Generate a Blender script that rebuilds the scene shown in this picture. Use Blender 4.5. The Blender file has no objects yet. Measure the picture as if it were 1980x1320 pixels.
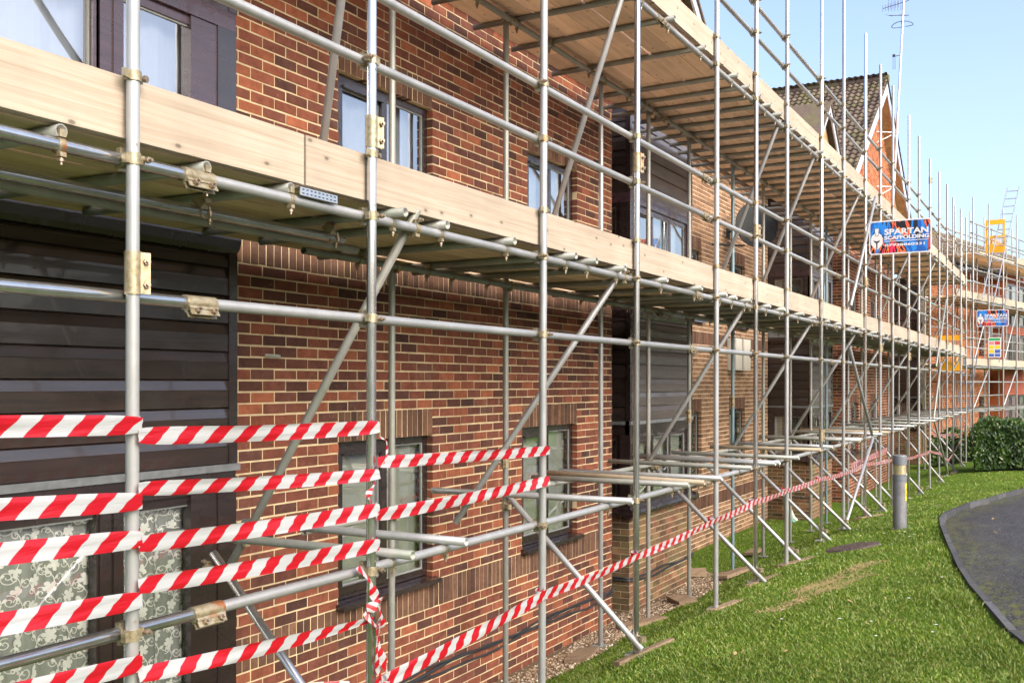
import bpy, math, random
import numpy as np
from mathutils import Vector, Matrix
random.seed(7); np.random.seed(7)
sc = bpy.context.scene
COL = sc.collection
R = math.radians

# ---------------------------------------------------------------- camera, sky, sun, exposure
cam_d = bpy.data.cameras.new('camera'); cam = bpy.data.objects.new('camera', cam_d); COL.objects.link(cam)
CAM = Vector((0, 0, 2.8))
YAW = R(28.794)                       # optical axis turned from the facade direction (+X) towards the wall (+Y)
cam.location = CAM
cam.rotation_euler = (R(90), 0, YAW - R(90))
cam_d.sensor_width = 36; cam_d.lens = 36 * 1985 / 1980
cam_d.shift_y = 81 / 1980
cam_d.clip_end = 4000; cam_d.clip_start = .05
sc.camera = cam

SUN_DIR = Vector((-.30, -.88, .64)).normalized()   # towards the sun: behind the camera and to its right, soft behind thin cloud
w = bpy.data.worlds.new('World'); sc.world = w; w.use_nodes = True
wn = w.node_tree; bg = wn.nodes['Background']
sky = wn.nodes.new('ShaderNodeTexSky'); sky.sky_type = 'NISHITA'; sky.sun_disc = False
sky.sun_elevation = math.asin(SUN_DIR.z); sky.sun_rotation = math.atan2(SUN_DIR.x, SUN_DIR.y)
sky.air_density = .75; sky.dust_density = 4.8; sky.ozone_density = .55; sky.altitude = 50
wn.links.new(sky.outputs[0], bg.inputs[0]); bg.inputs[1].default_value = .15
sd = bpy.data.lights.new('sun', 'SUN'); so = bpy.data.objects.new('sun', sd); COL.objects.link(so)
sd.energy = .5; sd.angle = R(45); sd.color = (1, .985, .97)
so.rotation_euler = SUN_DIR.to_track_quat('Z', 'Y').to_euler(); so.location = (0, -20, 30)
sc.view_settings.view_transform = 'Standard'; sc.view_settings.look = 'None'
sc.view_settings.exposure = 1.62; sc.view_settings.gamma = 1; sc.view_settings.use_curve_mapping = False

# ---------------------------------------------------------------- object helpers
WM = {}                                # object -> world matrix
def put(o, W, parent=None):
    COL.objects.link(o)
    if parent is not None:
        o.parent = parent; o.matrix_parent_inverse = WM[parent.name].inverted()
    o.matrix_basis = W; WM[o.name] = W.copy()
    return o
def tag(o, label=None, cat=None, group=None, kind=None):
    if label: o['label'] = label
    if cat: o['category'] = cat
    if group: o['group'] = group
    if kind: o['kind'] = kind
    return o
def empty(name, loc, label=None, cat=None, group=None, parent=None):
    o = bpy.data.objects.new(name, None); o.empty_display_size = .2
    put(o, Matrix.Translation(Vector(loc)), parent)
    return tag(o, label, cat, group)
def inst(name, mesh, W, parent=None):
    return put(bpy.data.objects.new(name, mesh), W, parent)
def frame(o, x, y, z):                 # matrix from an origin and three axes
    m = Matrix.Identity(4)
    for i, a in enumerate((x, y, z)):
        for j in range(3): m[j][i] = a[j]
    for j in range(3): m[j][3] = o[j]
    return m

class MB:
    def __init__(s): s.v = []; s.f = []; s.mi = []; s.a = []; s.sm = []; s.cur = 0; s.rnd = 0.; s.uv = None; s.smooth = False
    def add(s, vs, fs):
        b = len(s.v); s.v += [tuple(p) for p in vs]
        for f in fs:
            s.f.append(tuple(b + i for i in f)); s.mi.append(s.cur); s.a.append(s.rnd); s.sm.append(s.smooth)
    def box(s, c, size, M=None):
        x, y, z = (q / 2 for q in size); c = Vector(c)
        vs = [Vector((sx * x, sy * y, sz * z)) for sx in (-1, 1) for sy in (-1, 1) for sz in (-1, 1)]
        if M is not None: vs = [M @ q for q in vs]
        s.add([c + q for q in vs], [(0, 1, 3, 2), (4, 6, 7, 5), (0, 4, 5, 1), (2, 3, 7, 6), (0, 2, 6, 4), (1, 5, 7, 3)])
    def hexa(s, p):                    # 8 corners: bottom ring 0-3, top ring 4-7
        s.add(p, [(3, 2, 1, 0), (4, 5, 6, 7), (0, 1, 5, 4), (1, 2, 6, 5), (2, 3, 7, 6), (3, 0, 4, 7)])
    def cyl(s, p0, p1, r, n=10, caps=True, r1=None):
        p0 = Vector(p0); p1 = Vector(p1); r1 = r if r1 is None else r1
        q = (p1 - p0).to_track_quat('Z', 'Y')
        ring = [Vector((math.cos(2 * math.pi * i / n), math.sin(2 * math.pi * i / n), 0)) for i in range(n)]
        vs = [p0 + q @ (e * r) for e in ring] + [p1 + q @ (e * r1) for e in ring]
        sm = s.smooth; s.smooth = True
        s.add(vs, [(i, (i + 1) % n, n + (i + 1) % n, n + i) for i in range(n)]); s.smooth = sm
        if caps:
            s.add(vs[:n], [tuple(range(n - 1, -1, -1))]); s.add(vs[n:], [tuple(range(n))])
    def path(s, pts, r, n=6, closed=False):
        pts = [Vector(p) for p in pts]; m = len(pts); vs = []; fs = []
        for i, p in enumerate(pts):
            t = (pts[min(i + 1, m - 1)] - pts[max(i - 1, 0)])
            if closed: t = pts[(i + 1) % m] - pts[i - 1]
            q = t.to_track_quat('Z', 'Y')
            vs += [p + q @ Vector((r * math.cos(2 * math.pi * k / n), r * math.sin(2 * math.pi * k / n), 0)) for k in range(n)]
        for i in range(m if closed else m - 1):
            j = (i + 1) % m
            fs += [(i * n + k, i * n + (k + 1) % n, j * n + (k + 1) % n, j * n + k) for k in range(n)]
        sm = s.smooth; s.smooth = True; s.add(vs, fs); s.smooth = sm
    def prism(s, poly, ax):            # closed polygon of 3-D points swept by a vector
        poly = [Vector(p) for p in poly]; ax = Vector(ax); n = len(poly)
        s.add(poly + [p + ax for p in poly], [tuple(range(n - 1, -1, -1)), tuple(range(n, 2 * n))] + [(i, (i + 1) % n, n + (i + 1) % n, n + i) for i in range(n)])
    def quad(s, a, b, c, d): s.add([a, b, c, d], [(0, 1, 2, 3)])
    def mesh(s, name, mats, centre=True, attr=False):
        v = np.array(s.v, dtype=float).reshape(-1, 3)
        c = (v.min(0) + v.max(0)) / 2 if centre else np.zeros(3)
        me = bpy.data.meshes.new(name); me.from_pydata((v - c).tolist(), [], s.f)
        for m in (mats if isinstance(mats, (list, tuple)) else [mats]): me.materials.append(m)
        me.polygons.foreach_set('material_index', s.mi); me.polygons.foreach_set('use_smooth', s.sm)
        if attr:
            at = me.attributes.new('rnd', 'FLOAT', 'FACE'); at.data.foreach_set('value', s.a)
        me.update()
        return me, Vector(c)
    def build(s, name, mats, parent=None, attr=False):
        me, c = s.mesh(name, mats, True, attr)
        return put(bpy.data.objects.new(name, me), Matrix.Translation(c), parent)

# ---------------------------------------------------------------- materials
class NT:
    def __init__(s, name):
        s.m = bpy.data.materials.new(name); s.m.use_nodes = True; s.t = s.m.node_tree
        s.b = s.t.nodes['Principled BSDF']; s.out = s.t.nodes['Material Output']
    def n(s, ty, ins=None, **kw):
        nd = s.t.nodes.new('ShaderNode' + ty)
        for k, v in kw.items(): setattr(nd, k, v)
        for k, v in (ins or {}).items():
            if isinstance(v, bpy.types.NodeSocket): s.t.links.new(v, nd.inputs[k])
            else: nd.inputs[k].default_value = v
        return nd
    def set(s, **kw):
        for k, v in kw.items():
            k = {'color': 'Base Color', 'rough': 'Roughness', 'metal': 'Metallic', 'normal': 'Normal', 'spec': 'Specular IOR Level', 'trans': 'Transmission Weight', 'alpha': 'Alpha', 'coat': 'Coat Weight', 'emit': 'Emission Color', 'sub': 'Subsurface Weight'}.get(k, k)
            if isinstance(v, bpy.types.NodeSocket): s.t.links.new(v, s.b.inputs[k])
            else: s.b.inputs[k].default_value = (*v, 1) if isinstance(v, tuple) and len(v) == 3 else v
    def pos(s, scale=(1, 1, 1), obj=False):
        if obj: src = s.n('TexCoord').outputs['Object']
        else: src = s.n('NewGeometry').outputs['Position']
        return s.n('Mapping', {'Vector': src, 'Scale': scale}).outputs[0]
    def noise(s, scale, vec=None, detail=3., rough=.55, dist=0.):
        return s.n('TexNoise', {'Vector': vec if vec is not None else s.pos(), 'Scale': scale, 'Detail': detail, 'Roughness': rough, 'Distortion': dist}).outputs[0]
    def ramp(s, fac, stops, interp='LINEAR'):
        nd = s.n('ValToRGB', {'Fac': fac}); cr = nd.color_ramp; cr.interpolation = interp
        while len(cr.elements) < len(stops): cr.elements.new(.5)
        for e, (p, c) in zip(cr.elements, stops):
            e.position = p; e.color = (*c, 1) if isinstance(c, tuple) else (c, c, c, 1)
        return nd.outputs[0]
    def mix(s, fac, a, b, blend='MIX'):
        nd = s.n('Mix', data_type='RGBA', blend_type=blend)
        for k, v in ((0, fac), (6, a), (7, b)):
            if isinstance(v, bpy.types.NodeSocket): s.t.links.new(v, nd.inputs[k])
            else: nd.inputs[k].default_value = v if k == 0 else ((*v, 1) if len(v) == 3 else v)
        return nd.outputs[2]
    def math(s, op, a, b=0., c=0.):
        nd = s.n('Math', operation=op)
        for k, v in ((0, a), (1, b), (2, c)):
            if isinstance(v, bpy.types.NodeSocket): s.t.links.new(v, nd.inputs[k])
            else: nd.inputs[k].default_value = v
        return nd.outputs[0]
    def rnd(s):
        a = s.n('Attribute', attribute_name='rnd').outputs['Fac']
        return s.math('FRACT', s.math('ADD', a, s.n('ObjectInfo').outputs['Random']))
    def bump(s, h, strength=.3, dist=.01):
        s.set(normal=s.n('Bump', {'Height': h, 'Strength': strength, 'Distance': dist}).outputs[0])

def m_brick(name, stops, wash=.1, green=0.):
    t = NT(name); r = t.rnd()
    col = t.ramp(r, stops)
    r2 = t.math('FRACT', t.math('MULTIPLY', r, 7.31))
    p = t.pos()
    var = t.ramp(t.noise(14, p, 5, .65), [(.25, .62), (.75, 1.3)])
    col = t.mix(1., col, var, 'MULTIPLY')
    tone = t.ramp(r2, [(0, .80), (1, 1.15)])
    col = t.mix(1., col, tone, 'MULTIPLY')
    w_ = t.ramp(t.noise(2.3, p, 6, .7), [(.60, 0.), (.78, 1.)])
    col = t.mix(t.math('MULTIPLY', w_, wash), col, (.55, .50, .44))
    sm = t.ramp(t.noise(38, p, 5, .75), [(.62, 0.), (.70, 1.)])
    col = t.mix(t.math('MULTIPLY', sm, .30), col, (.46, .37, .25))
    if green:
        g = t.ramp(t.noise(3.1, t.pos((1, 1, 1.6)), 5, .65), [(.42, 0.), (.62, 1.)])
        col = t.mix(t.math('MULTIPLY', g, green), col, (.13, .13, .055))
    t.set(color=col, rough=.86, spec=.25)
    t.bump(t.noise(120, p, 4, .6), .35, .004)
    return t.m
def m_plain(name, col, rough=.5, metal=0., var=.2, scale=6., spec=.5, bump=0., bscale=80.):
    t = NT(name); p = t.pos()
    v = t.ramp(t.noise(scale, p, 4, .6), [(.25, 1 - var), (.75, 1 + var)])
    t.set(color=t.mix(1., (*col, 1), v, 'MULTIPLY'), rough=rough, metal=metal, spec=spec)
    if bump: t.bump(t.noise(bscale, p, 4), bump, .004)
    return t.m
M = {}
M['brick_red'] = m_brick('brick_red', [(0, (.064, .030, .024)), (.25, (.104, .040, .028)), (.55, (.148, .050, .031)), (.84, (.190, .062, .035)), (1, (.255, .086, .042))])
M['brick_dark'] = m_brick('brick_dark', [(0, (.075, .040, .028)), (1, (.14, .072, .045))], .05)
M['brick_buff'] = m_brick('brick_buff', [(0, (.165, .094, .055)), (.5, (.225, .130, .074)), (1, (.29, .172, .098))], .1)
M['brick_plinth'] = m_brick('brick_plinth', [(0, (.075, .043, .030)), (.4, (.135, .068, .042)), (.75, (.185, .080, .046)), (1, (.24, .135, .075))], .12, .6)
M['brick_orange'] = m_brick('brick_orange', [(0, (.22, .062, .028)), (.5, (.31, .092, .040)), (1, (.39, .13, .055))], .06)
M['mortar'] = m_plain('mortar', (.50, .41, .26), .95, 0, .22, 9, .1, .5, 160)
M['mortar_grey'] = m_plain('mortar_grey', (.36, .30, .20), .95, 0, .25, 9, .1, .5, 160)
M['mortar_pale'] = m_plain('mortar_pale', (.62, .52, .38), .95, 0, .18, 9, .1)

def m_tube(name, lo, hi, metal, rough, dirt=.3, green=.0, edge=None):
    t = NT(name); p = t.pos((1, 1, .5)); r = t.rnd()
    a = t.noise(22, p, 6, .7); b = t.noise(3.5, p, 4, .6)
    col = t.mix(a, (*lo, 1), (*hi, 1))
    col = t.mix(1., col, t.ramp(b, [(.3, .82), (.7, 1.1)]), 'MULTIPLY')
    col = t.mix(1., col, t.ramp(r, [(0, .80), (1, 1.08)]), 'MULTIPLY')
    d = t.ramp(t.noise(9, t.pos((1, 1, .3)), 6, .75), [(.56, 0.), (.74, 1.)])
    col = t.mix(t.math('MULTIPLY', d, dirt), col, (.33, .29, .22, 1))
    if green:
        g = t.ramp(t.noise(5, t.pos((1, 1, .25)), 5, .7), [(.45, 0.), (.7, 1.)])
        col = t.mix(t.math('MULTIPLY', g, green), col, (.20, .27, .17, 1))
    t.set(color=col, metal=metal, rough=t.math('ADD', t.math('MULTIPLY', a, .22), rough - .11))
    t.set(spec=.5)
    return t.m
M['tube'] = m_tube('galvanised_tube', (.285, .297, .303), (.41, .423, .43), .42, .40, .35)
M['tube_old'] = m_tube('weathered_tube', (.22, .228, .215), (.36, .365, .350), .30, .48, .5, .35)
M['tube_shiny'] = m_tube('bright_tube', (.44, .45, .46), (.66, .67, .68), .92, .20, .12)
M['tube_blue'] = m_tube('blue_painted_tube', (.10, .20, .25), (.26, .36, .40), .2, .45, .4)
M['tube_timber'] = m_tube('stained_tube', (.30, .24, .165), (.44, .37, .27), .15, .55, .4)
def m_clamp():
    t = NT('zinc_clamp'); p = t.pos(); a = t.noise(40, p, 4, .7)
    col = t.ramp(a, [(.25, (.14, .11, .06)), (.5, (.30, .255, .16)), (.75, (.40, .37, .29))])
    r = t.rnd(); rust = t.math('MULTIPLY', t.ramp(t.noise(15, p, 4), [(.55, 0.), (.66, 1.)]), t.ramp(r, [(.6, 0.), (.9, .9)]))
    t.set(color=t.mix(rust, col, (.30, .11, .04)), metal=.55, rough=.42)
    return t.m
M['clamp'] = m_clamp()
M['clamp_grey'] = m_plain('steel_clamp', (.50, .48, .43), .45, .5, .3, 60)
M['bolt'] = m_plain('bolt_steel', (.30, .24, .18), .45, .7, .35, 50)

def m_wood(name, base, dark, grain=28., knots=.8, objvar=.15, plane='xz', knot_scale=2.0):
    t = NT(name); r = t.rnd()
    off = t.n('CombineXYZ', {'X': t.math('MULTIPLY', r, 37.), 'Y': t.math('MULTIPLY', r, 11.), 'Z': t.math('MULTIPLY', r, 23.)}).outputs[0]
    src = t.n('VectorMath', {0: t.n('NewGeometry').outputs['Position'], 1: off}, operation='ADD').outputs[0]
    st = t.n('Mapping', {'Vector': src, 'Scale': (.9, grain, grain)}).outputs[0]
    g1 = t.noise(1., st, 5, .6, .9)
    g2 = t.noise(3.2, st, 4, .6, .3)
    g = t.math('ADD', t.math('MULTIPLY', g1, .7), t.math('MULTIPLY', g2, .3))
    col = t.ramp(g, [(.33, dark), (.46, tuple(.55 * a + .45 * b for a, b in zip(base, dark))), (.56, base), (.8, tuple(min(1, q * 1.08) for q in base))])
    sx = t.n('SeparateXYZ', {0: src}); v2 = t.n('CombineXYZ', {'X': t.math('MULTIPLY', sx.outputs['X'], knot_scale), 'Y': t.math('MULTIPLY', sx.outputs['Z' if plane == 'xz' else 'Y'], knot_scale * 1.9)}).outputs[0]
    kv = t.n('TexVoronoi', {'Vector': v2, 'Scale': 1.3, 'Randomness': 1.}, voronoi_dimensions='2D').outputs['Distance']
    k = t.ramp(kv, [(.018, 1.), (.036, .75), (.048, .2), (.11, 0.)])
    col = t.mix(t.math('MULTIPLY', k, knots), col, tuple(q * .38 for q in dark))
    st2 = t.ramp(t.noise(1.6, src, 5, .6), [(.3, .86), (.7, 1.08)])
    col = t.mix(1., col, st2, 'MULTIPLY')
    col = t.mix(1., col, t.ramp(r, [(0, 1 - objvar), (1, 1 + objvar)]), 'MULTIPLY')
    t.set(color=col, rough=.75, spec=.25); t.bump(g, .15, .002)
    return t.m
M['wood_new'] = m_wood('new_pine', (.385, .328, .262), (.28, .228, .168), 62, .9, .10)
M['wood_deck'] = m_wood('deck_pine', (.86, .66, .49), (.70, .51, .36), 24, .75, .22, 'xy')
M['wood_old'] = m_wood('weathered_pine', (.62, .48, .33), (.45, .33, .21), 24, .6, .15)
M['wood_sole'] = m_wood('sole_timber', (.30, .22, .145), (.18, .12, .075), 30, .5, .25)

def m_clad(name, a, b, rough=.32):
    t = NT(name); p = t.pos((1.0, 1.0, 16)); r = t.rnd()
    g = t.noise(2.2, p, 6, .7, .6)
    col = t.ramp(g, [(.3, a), (.62, b)])
    col = t.mix(1., col, t.ramp(r, [(0, .85), (1, 1.15)]), 'MULTIPLY')
    t.set(color=col, rough=t.math('ADD', t.math('MULTIPLY', t.noise(5), .2), rough - .1), spec=.75, coat=.35)
    t.bump(t.noise(60, t.pos((.3, .3, 3)), 3), .08, .002)
    return t.m
M['clad'] = m_clad('rosewood_cladding', (.013, .010, .010), (.034, .021, .018), .22)
M['clad_sky_sheen'] = m_clad('sky_sheen_cladding', (.050, .040, .037), (.095, .075, .068), .42)  # same dark boards, sky reflection on the bay fronts painted in as paler grey
M['clad_black'] = m_clad('dark_cladding', (.012, .010, .010), (.032, .022, .020), .34)
M['frame'] = m_clad('rosewood_frame', (.011, .008, .009), (.027, .017, .017), .26)
M['frame_purple'] = m_clad('purple_brown_frame', (.028, .015, .022), (.060, .032, .040), .28)
M['gasket'] = m_plain('pale_gasket', (.20, .215, .21), .5, 0, .1)
M['lead'] = m_plain('lead_flashing', (.17, .185, .195), .48, .35, .3, 14, .5, .4, 30)
M['white_paint'] = m_plain('white_paint', (.38, .43, .52), .45, 0, .06)
M['room'] = m_plain('room_interior', (.075, .08, .072), .9, 0, .3, 2)
M['blind'] = m_plain('blind_slat', (.40, .43, .385), .6, 0, .1, 3)
M['curtain_pale'] = m_plain('pale_curtain', (.34, .38, .46), .8, 0, .06, 4)
M['curtain_grey'] = m_plain('grey_curtain', (.42, .43, .40), .85, 0, .12, 5)
M['curtain_purple'] = m_plain('purple_curtain', (.42, .14, .30), .85, 0, .15, 5)
def m_glass(name, base=.10, tint=(.93, .96, .94)):
    t = NT(name)
    f = t.math('ADD', t.math('MULTIPLY', t.n('Fresnel', {'IOR': 1.55}).outputs[0], 1.7), base)
    f = t.math('MINIMUM', f, 1.)
    wob = t.n('Bump', {'Height': t.noise(1.4, None, 2), 'Strength': .05, 'Distance': .02}).outputs[0]
    g = t.n('BsdfGlossy', {'Color': (.95, .97, 1, 1), 'Roughness': .015, 'Normal': wob})
    tr = t.n('BsdfTransparent', {'Color': (*tint, 1)})
    ms = t.n('MixShader', {0: f, 1: tr.outputs[0], 2: g.outputs[0]})
    t.t.links.new(ms.outputs[0], t.out.inputs[0]); return t.m
M['glass'] = m_glass('window_glass')
M['glass_sky'] = m_glass('coated_window_glass', .26)
def m_net():
    t = NT('net_curtain'); p = t.pos((1, 1, 1))
    a = t.ramp(t.noise(5, t.pos((6, 1, .4)), 3), [(.35, .62), (.7, .92)])
    d = t.n('BsdfDiffuse', {'Color': (.44, .46, .45, 1)}); tr = t.n('BsdfTransparent')
    ms = t.n('MixShader', {0: a, 1: tr.outputs[0], 2: d.outputs[0]}); t.t.links.new(ms.outputs[0], t.out.inputs[0]); return t.m
M['net'] = m_net()
M['lace'] = m_plain('lace_thread', (.93, .93, .91), .8, 0, .06, 8)
M['cable'] = m_plain('black_cable', (.018, .022, .026), .42, 0, .2)
M['dish'] = m_plain('dark_dish', (.026, .031, .033), .6, 0, .15, 6, .25)
M['box_pale'] = m_plain('pale_box', (.52, .50, .44), .55, 0, .1)
M['pvc_green'] = m_plain('green_pipe', (.10, .26, .20), .4)
M['pvc_pale'] = m_plain('pale_pipe', (.55, .62, .58), .4)
M['yellow'] = m_plain('yellow_plastic', (.83, .40, .012), .42, 0, .06)
M['alu'] = m_plain('ladder_aluminium', (.22, .24, .29), .42, .5, .2)
M['bollard'] = m_plain('bollard_grey', (.15, .155, .17), .5, 0, .32, 7, .5, .15, 40)
M['bollard_dark'] = m_plain('bollard_cap', (.13, .145, .165), .4, 0, .1)
M['kerb'] = m_brick('kerb_stone', [(0, (.040, .043, .052)), (1, (.085, .089, .102))], .15, .12)
M['manhole'] = m_plain('rusty_iron', (.09, .065, .06), .7, .2, .4, 25, .4, .8, 60)
M['aerial'] = m_plain('aerial_metal', (.60, .60, .62), .35, .6, .1)
M['aerial_dark'] = m_plain('aerial_dark', (.05, .045, .075), .45, .2, .1)
M['sign_white'] = m_plain('sign_white', (.66, .67, .68), .4, 0, .03)
M['sign_black'] = m_plain('sign_black', (.02, .02, .022), .4, 0, .03)
M['brown_cap'] = m_plain('brown_fascia', (.055, .033, .03), .45, 0, .2)
M['soffit_wood'] = m_wood('varnished_gable_boards', (.46, .32, .17), (.30, .19, .09), 10, .3, .08)

def m_tiles():
    t = NT('concrete_tile'); p = t.pos(); r = t.rnd()
    col = t.ramp(r, [(0, (.085, .066, .055)), (.6, (.13, .10, .08)), (1, (.17, .135, .105))])
    col = t.mix(1., col, t.ramp(t.noise(16, p, 5, .7), [(.25, .65), (.75, 1.35)]), 'MULTIPLY')
    moss = t.ramp(t.noise(1.5, p, 6, .75), [(.50, 0.), (.66, 1.)])
    col = t.mix(t.math('MULTIPLY', moss, .75), col, (.13, .14, .045))
    t.set(color=col, rough=.9, spec=.2); t.bump(t.noise(90, p, 4), .5, .006); return t.m
M['tile'] = m_tiles()
M['tile_red'] = m_brick('clay_tile', [(0, (.24, .07, .045)), (1, (.38, .12, .07))])
def m_lawn():
    t = NT('lawn_soil_and_grass'); p = t.pos()
    a = t.noise(1.1, p, 5, .6); b = t.noise(30, p, 4, .7)
    col = t.ramp(a, [(.3, (.065, .130, .014)), (.5, (.090, .165, .018)), (.72, (.125, .190, .028))])
    col = t.mix(1., col, t.ramp(b, [(.25, .6), (.75, 1.3)]), 'MULTIPLY')
    t.set(color=col, rough=.95, spec=.1); t.bump(b, .8, .03); return t.m
M['lawn'] = m_lawn()
def m_grass():
    t = NT('grass_blade'); r = t.rnd()
    col = t.ramp(r, [(0, (.078, .148, .012)), (.45, (.132, .212, .018)), (.8, (.195, .275, .032)), (.93, (.25, .30, .055)), (1, (.34, .27, .12))])
    col = t.mix(1., col, t.ramp(t.noise(.8, None, 5, .6), [(.3, .72), (.7, 1.22)]), 'MULTIPLY')
    d = t.n('BsdfDiffuse', {'Color': col}); tl = t.n('BsdfTranslucent', {'Color': col})
    g = t.n('BsdfGlossy', {'Color': (.9, 1, .8, 1), 'Roughness': .45})
    m1 = t.n('MixShader', {0: .35, 1: d.outputs[0], 2: tl.outputs[0]}); m2 = t.n('MixShader', {0: .035, 1: m1.outputs[0], 2: g.outputs[0]})
    t.t.links.new(m2.outputs[0], t.out.inputs[0]); return t.m
M['grass'] = m_grass()
M['straw'] = m_plain('dead_grass', (.33, .24, .11), .9, 0, .3, 30)
def m_leaf():
    t = NT('laurel_leaf'); r = t.rnd()
    col = t.ramp(r, [(0, (.018, .045, .009)), (.55, (.036, .085, .014)), (.85, (.070, .138, .024)), (1, (.14, .20, .045))])
    t.set(color=col, rough=.30, spec=.55)
    tl = t.n('BsdfTranslucent', {'Color': (.10, .20, .03, 1)})
    ms = t.n('MixShader', {0: .14, 1: t.b.outputs[0], 2: tl.outputs[0]}); t.t.links.new(ms.outputs[0], t.out.inputs[0]); return t.m
M['leaf'] = m_leaf()
M['twig'] = m_plain('hedge_core', (.018, .024, .012), .95, 0, .3, 8)
def m_path():
    t = NT('wet_tarmac'); p = t.pos()
    n1 = t.noise(48, p, 5, .9); n2 = t.noise(1.0, t.pos((.35, 1.6, 1)), 5, .65)
    col = t.ramp(n1, [(.43, (.006, .006, .007)), (.5, (.030, .030, .031)), (.57, (.14, .14, .14))])
    edge = t.n('Attribute', attribute_name='edge').outputs['Fac']
    moss = t.math('MULTIPLY', t.ramp(t.noise(13, t.pos((.6, 1.2, 1)), 6, .8), [(.49, 0.), (.54, 1.)]), t.ramp(t.math('ADD', t.math('MULTIPLY', t.noise(1.6, p, 4), 1.1), t.math('MULTIPLY', edge, -.62)), [(.22, 0.), (.46, 1.)]))
    col = t.mix(t.math('MULTIPLY', moss, .75), col, (.13, .14, .015))
    t.set(color=col, rough=t.ramp(n2, [(.38, .36), (.60, .75)]), spec=.35); t.bump(n1, 1., .02); return t.m
M['path'] = m_path()
def m_gravel(name, stops):
    t = NT(name); t.set(color=t.ramp(t.rnd(), stops), rough=.8, spec=.3); return t.m
M['stone'] = m_gravel('gravel_stone', [(0, (.16, .11, .07)), (.4, (.30, .21, .13)), (.75, (.42, .33, .23)), (1, (.62, .58, .50))])
M['gravel'] = m_plain('gravel_soil', (.13, .095, .06), .95, 0, .5, 60, .1, .9, 90)
M['ground'] = m_plain('far_ground', (.07, .10, .03), .95, 0, .3, .2)
def m_tape():
    t = NT('barrier_tape')
    u = t.n('Attribute', attribute_name='su').outputs['Fac']
    st = t.ramp(t.math('FRACT', u), [(0, (.43, .45, .465)), (.49, (.43, .45, .465)), (.5, (.42, .008, .018)), (1, (.42, .008, .018))], 'CONSTANT')
    tl = t.n('BsdfTranslucent', {'Color': st})
    t.set(color=st, rough=.28, spec=.5); t.bump(t.noise(5, t.pos((.8, 1, 7)), 3, .55), .35, .02)
    ms = t.n('MixShader', {0: .35, 1: t.b.outputs[0], 2: tl.outputs[0]}); t.t.links.new(ms.outputs[0], t.out.inputs[0]); return t.m
M['tape'] = m_tape()
def m_swirl():
    t = NT('sign_swirl_print'); o = t.n('TexCoord').outputs['Object']
    xs = t.n('Mapping', {'Vector': o, 'Scale': (.1, 1.6, .55), 'Rotation': (R(-30), 0, 0)}).outputs[0]
    v = t.noise(1.5, xs, 3, .5, 1.7)
    col = t.ramp(v, [(.0, (.010, .012, .016)), (.33, (.012, .10, .42)), (.40, (.02, .22, .68)), (.47, (.010, .012, .016)), (.50, (.80, .10, .05)), (.52, (.90, .22, .06)), (.535, (.012, .012, .016)), (.575, (.75, .02, .13)), (.62, (.85, .05, .10)), (.645, (.012, .014, .02)), (.70, (.012, .08, .38)), (.8, (.02, .22, .66))], 'CONSTANT')
    t.set(color=col, rough=.35); return t.m
M['swirl'] = m_swirl()
for nm, c in (('p_green', (.02, .35, .12)), ('p_red', (.60, .05, .06)), ('p_yellow', (.75, .55, .02)), ('p_blue', (.05, .12, .45)), ('p_pink', (.62, .25, .30))):
    M[nm] = m_plain(nm, c, .4, 0, .03)
# ---------------------------------------------------------------- ground
PROF = [(-60, 1.3), (-30, 1.25), (-3, 1.2), (0, 1.12), (1, 1.03), (2, .88), (3, .67), (3.9, .22), (4.2, .13), (4.6, .05), (6, 0), (80, 0)]
PY = np.array([p[0] for p in PROF]); PZ = np.array([p[1] for p in PROF])
def terr(X, Y):
    t = np.clip((np.asarray(X, float) - 14) / 13, 0, 1); t = t * t * (3 - 2 * t)
    bumps = .012 * np.sin(np.asarray(X) * 2.1 + np.asarray(Y) * 1.3) + .01 * np.sin(np.asarray(X) * 4.7 - np.asarray(Y) * 3.1)
    return np.interp(Y, PY, PZ) * (1 - .5 * t) + bumps * np.clip(4.2 - np.asarray(Y), 0, 1)
# kerb line: the lawn ends here, the tarmac path lies on its right
KERB = [(-12, -1.9), (0, -1.1), (4, -.45), (6.2, -.02), (7.59, .30), (8.16, .46), (9.15, .70), (10.96, 1.03), (13.6, 1.42), (14.83, 1.60), (15.86, 1.67), (16.7, 1.66), (18.1, 1.47), (20.8, 1.26), (24.1, .96), (27, .2), (29, -1.2), (30, -4), (30, -20)]
def smooth(pts, k=3):
    for _ in range(k):
        q = [pts[0]]
        for a, b in zip(pts, pts[1:]):
            q += [tuple(.75 * x + .25 * y for x, y in zip(a, b)), tuple(.25 * x + .75 * y for x, y in zip(a, b))]
        pts = q + [pts[-1]]
    return pts
KS = smooth(KERB, 2)
KX = np.array([p[0] for p in KS]); KY = np.array([p[1] for p in KS])
KX_m = np.maximum.accumulate(KX + np.arange(len(KX)) * 1e-6)
def kerb_y(X): return np.interp(X, KX_m, KY)

def grid(name, xs, ys, zf, mat, kind):
    X, Y = np.meshgrid(xs, ys, indexing='ij'); Z = zf(X, Y)
    v = np.stack([X, Y, Z], -1).reshape(-1, 3); n, m = len(xs), len(ys)
    f = [(i * m + j, (i + 1) * m + j, (i + 1) * m + j + 1, i * m + j + 1) for i in range(n - 1) for j in range(m - 1)]
    me = bpy.data.meshes.new(name); me.from_pydata(v.tolist(), [], f); me.materials.append(mat)
    me.polygons.foreach_set('use_smooth', [True] * len(f)); me.update()
    return tag(put(bpy.data.objects.new(name, me), Matrix.Identity(4)), kind=kind)
gm = MB(); gm.quad((-900, -900, -.35), (900, -900, -.35), (900, 900, -.35), (-900, 900, -.35))
tag(gm.build('ground', M['ground']), kind='structure')
def in_path(X, Y): return (Y < kerb_y(X))
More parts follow.
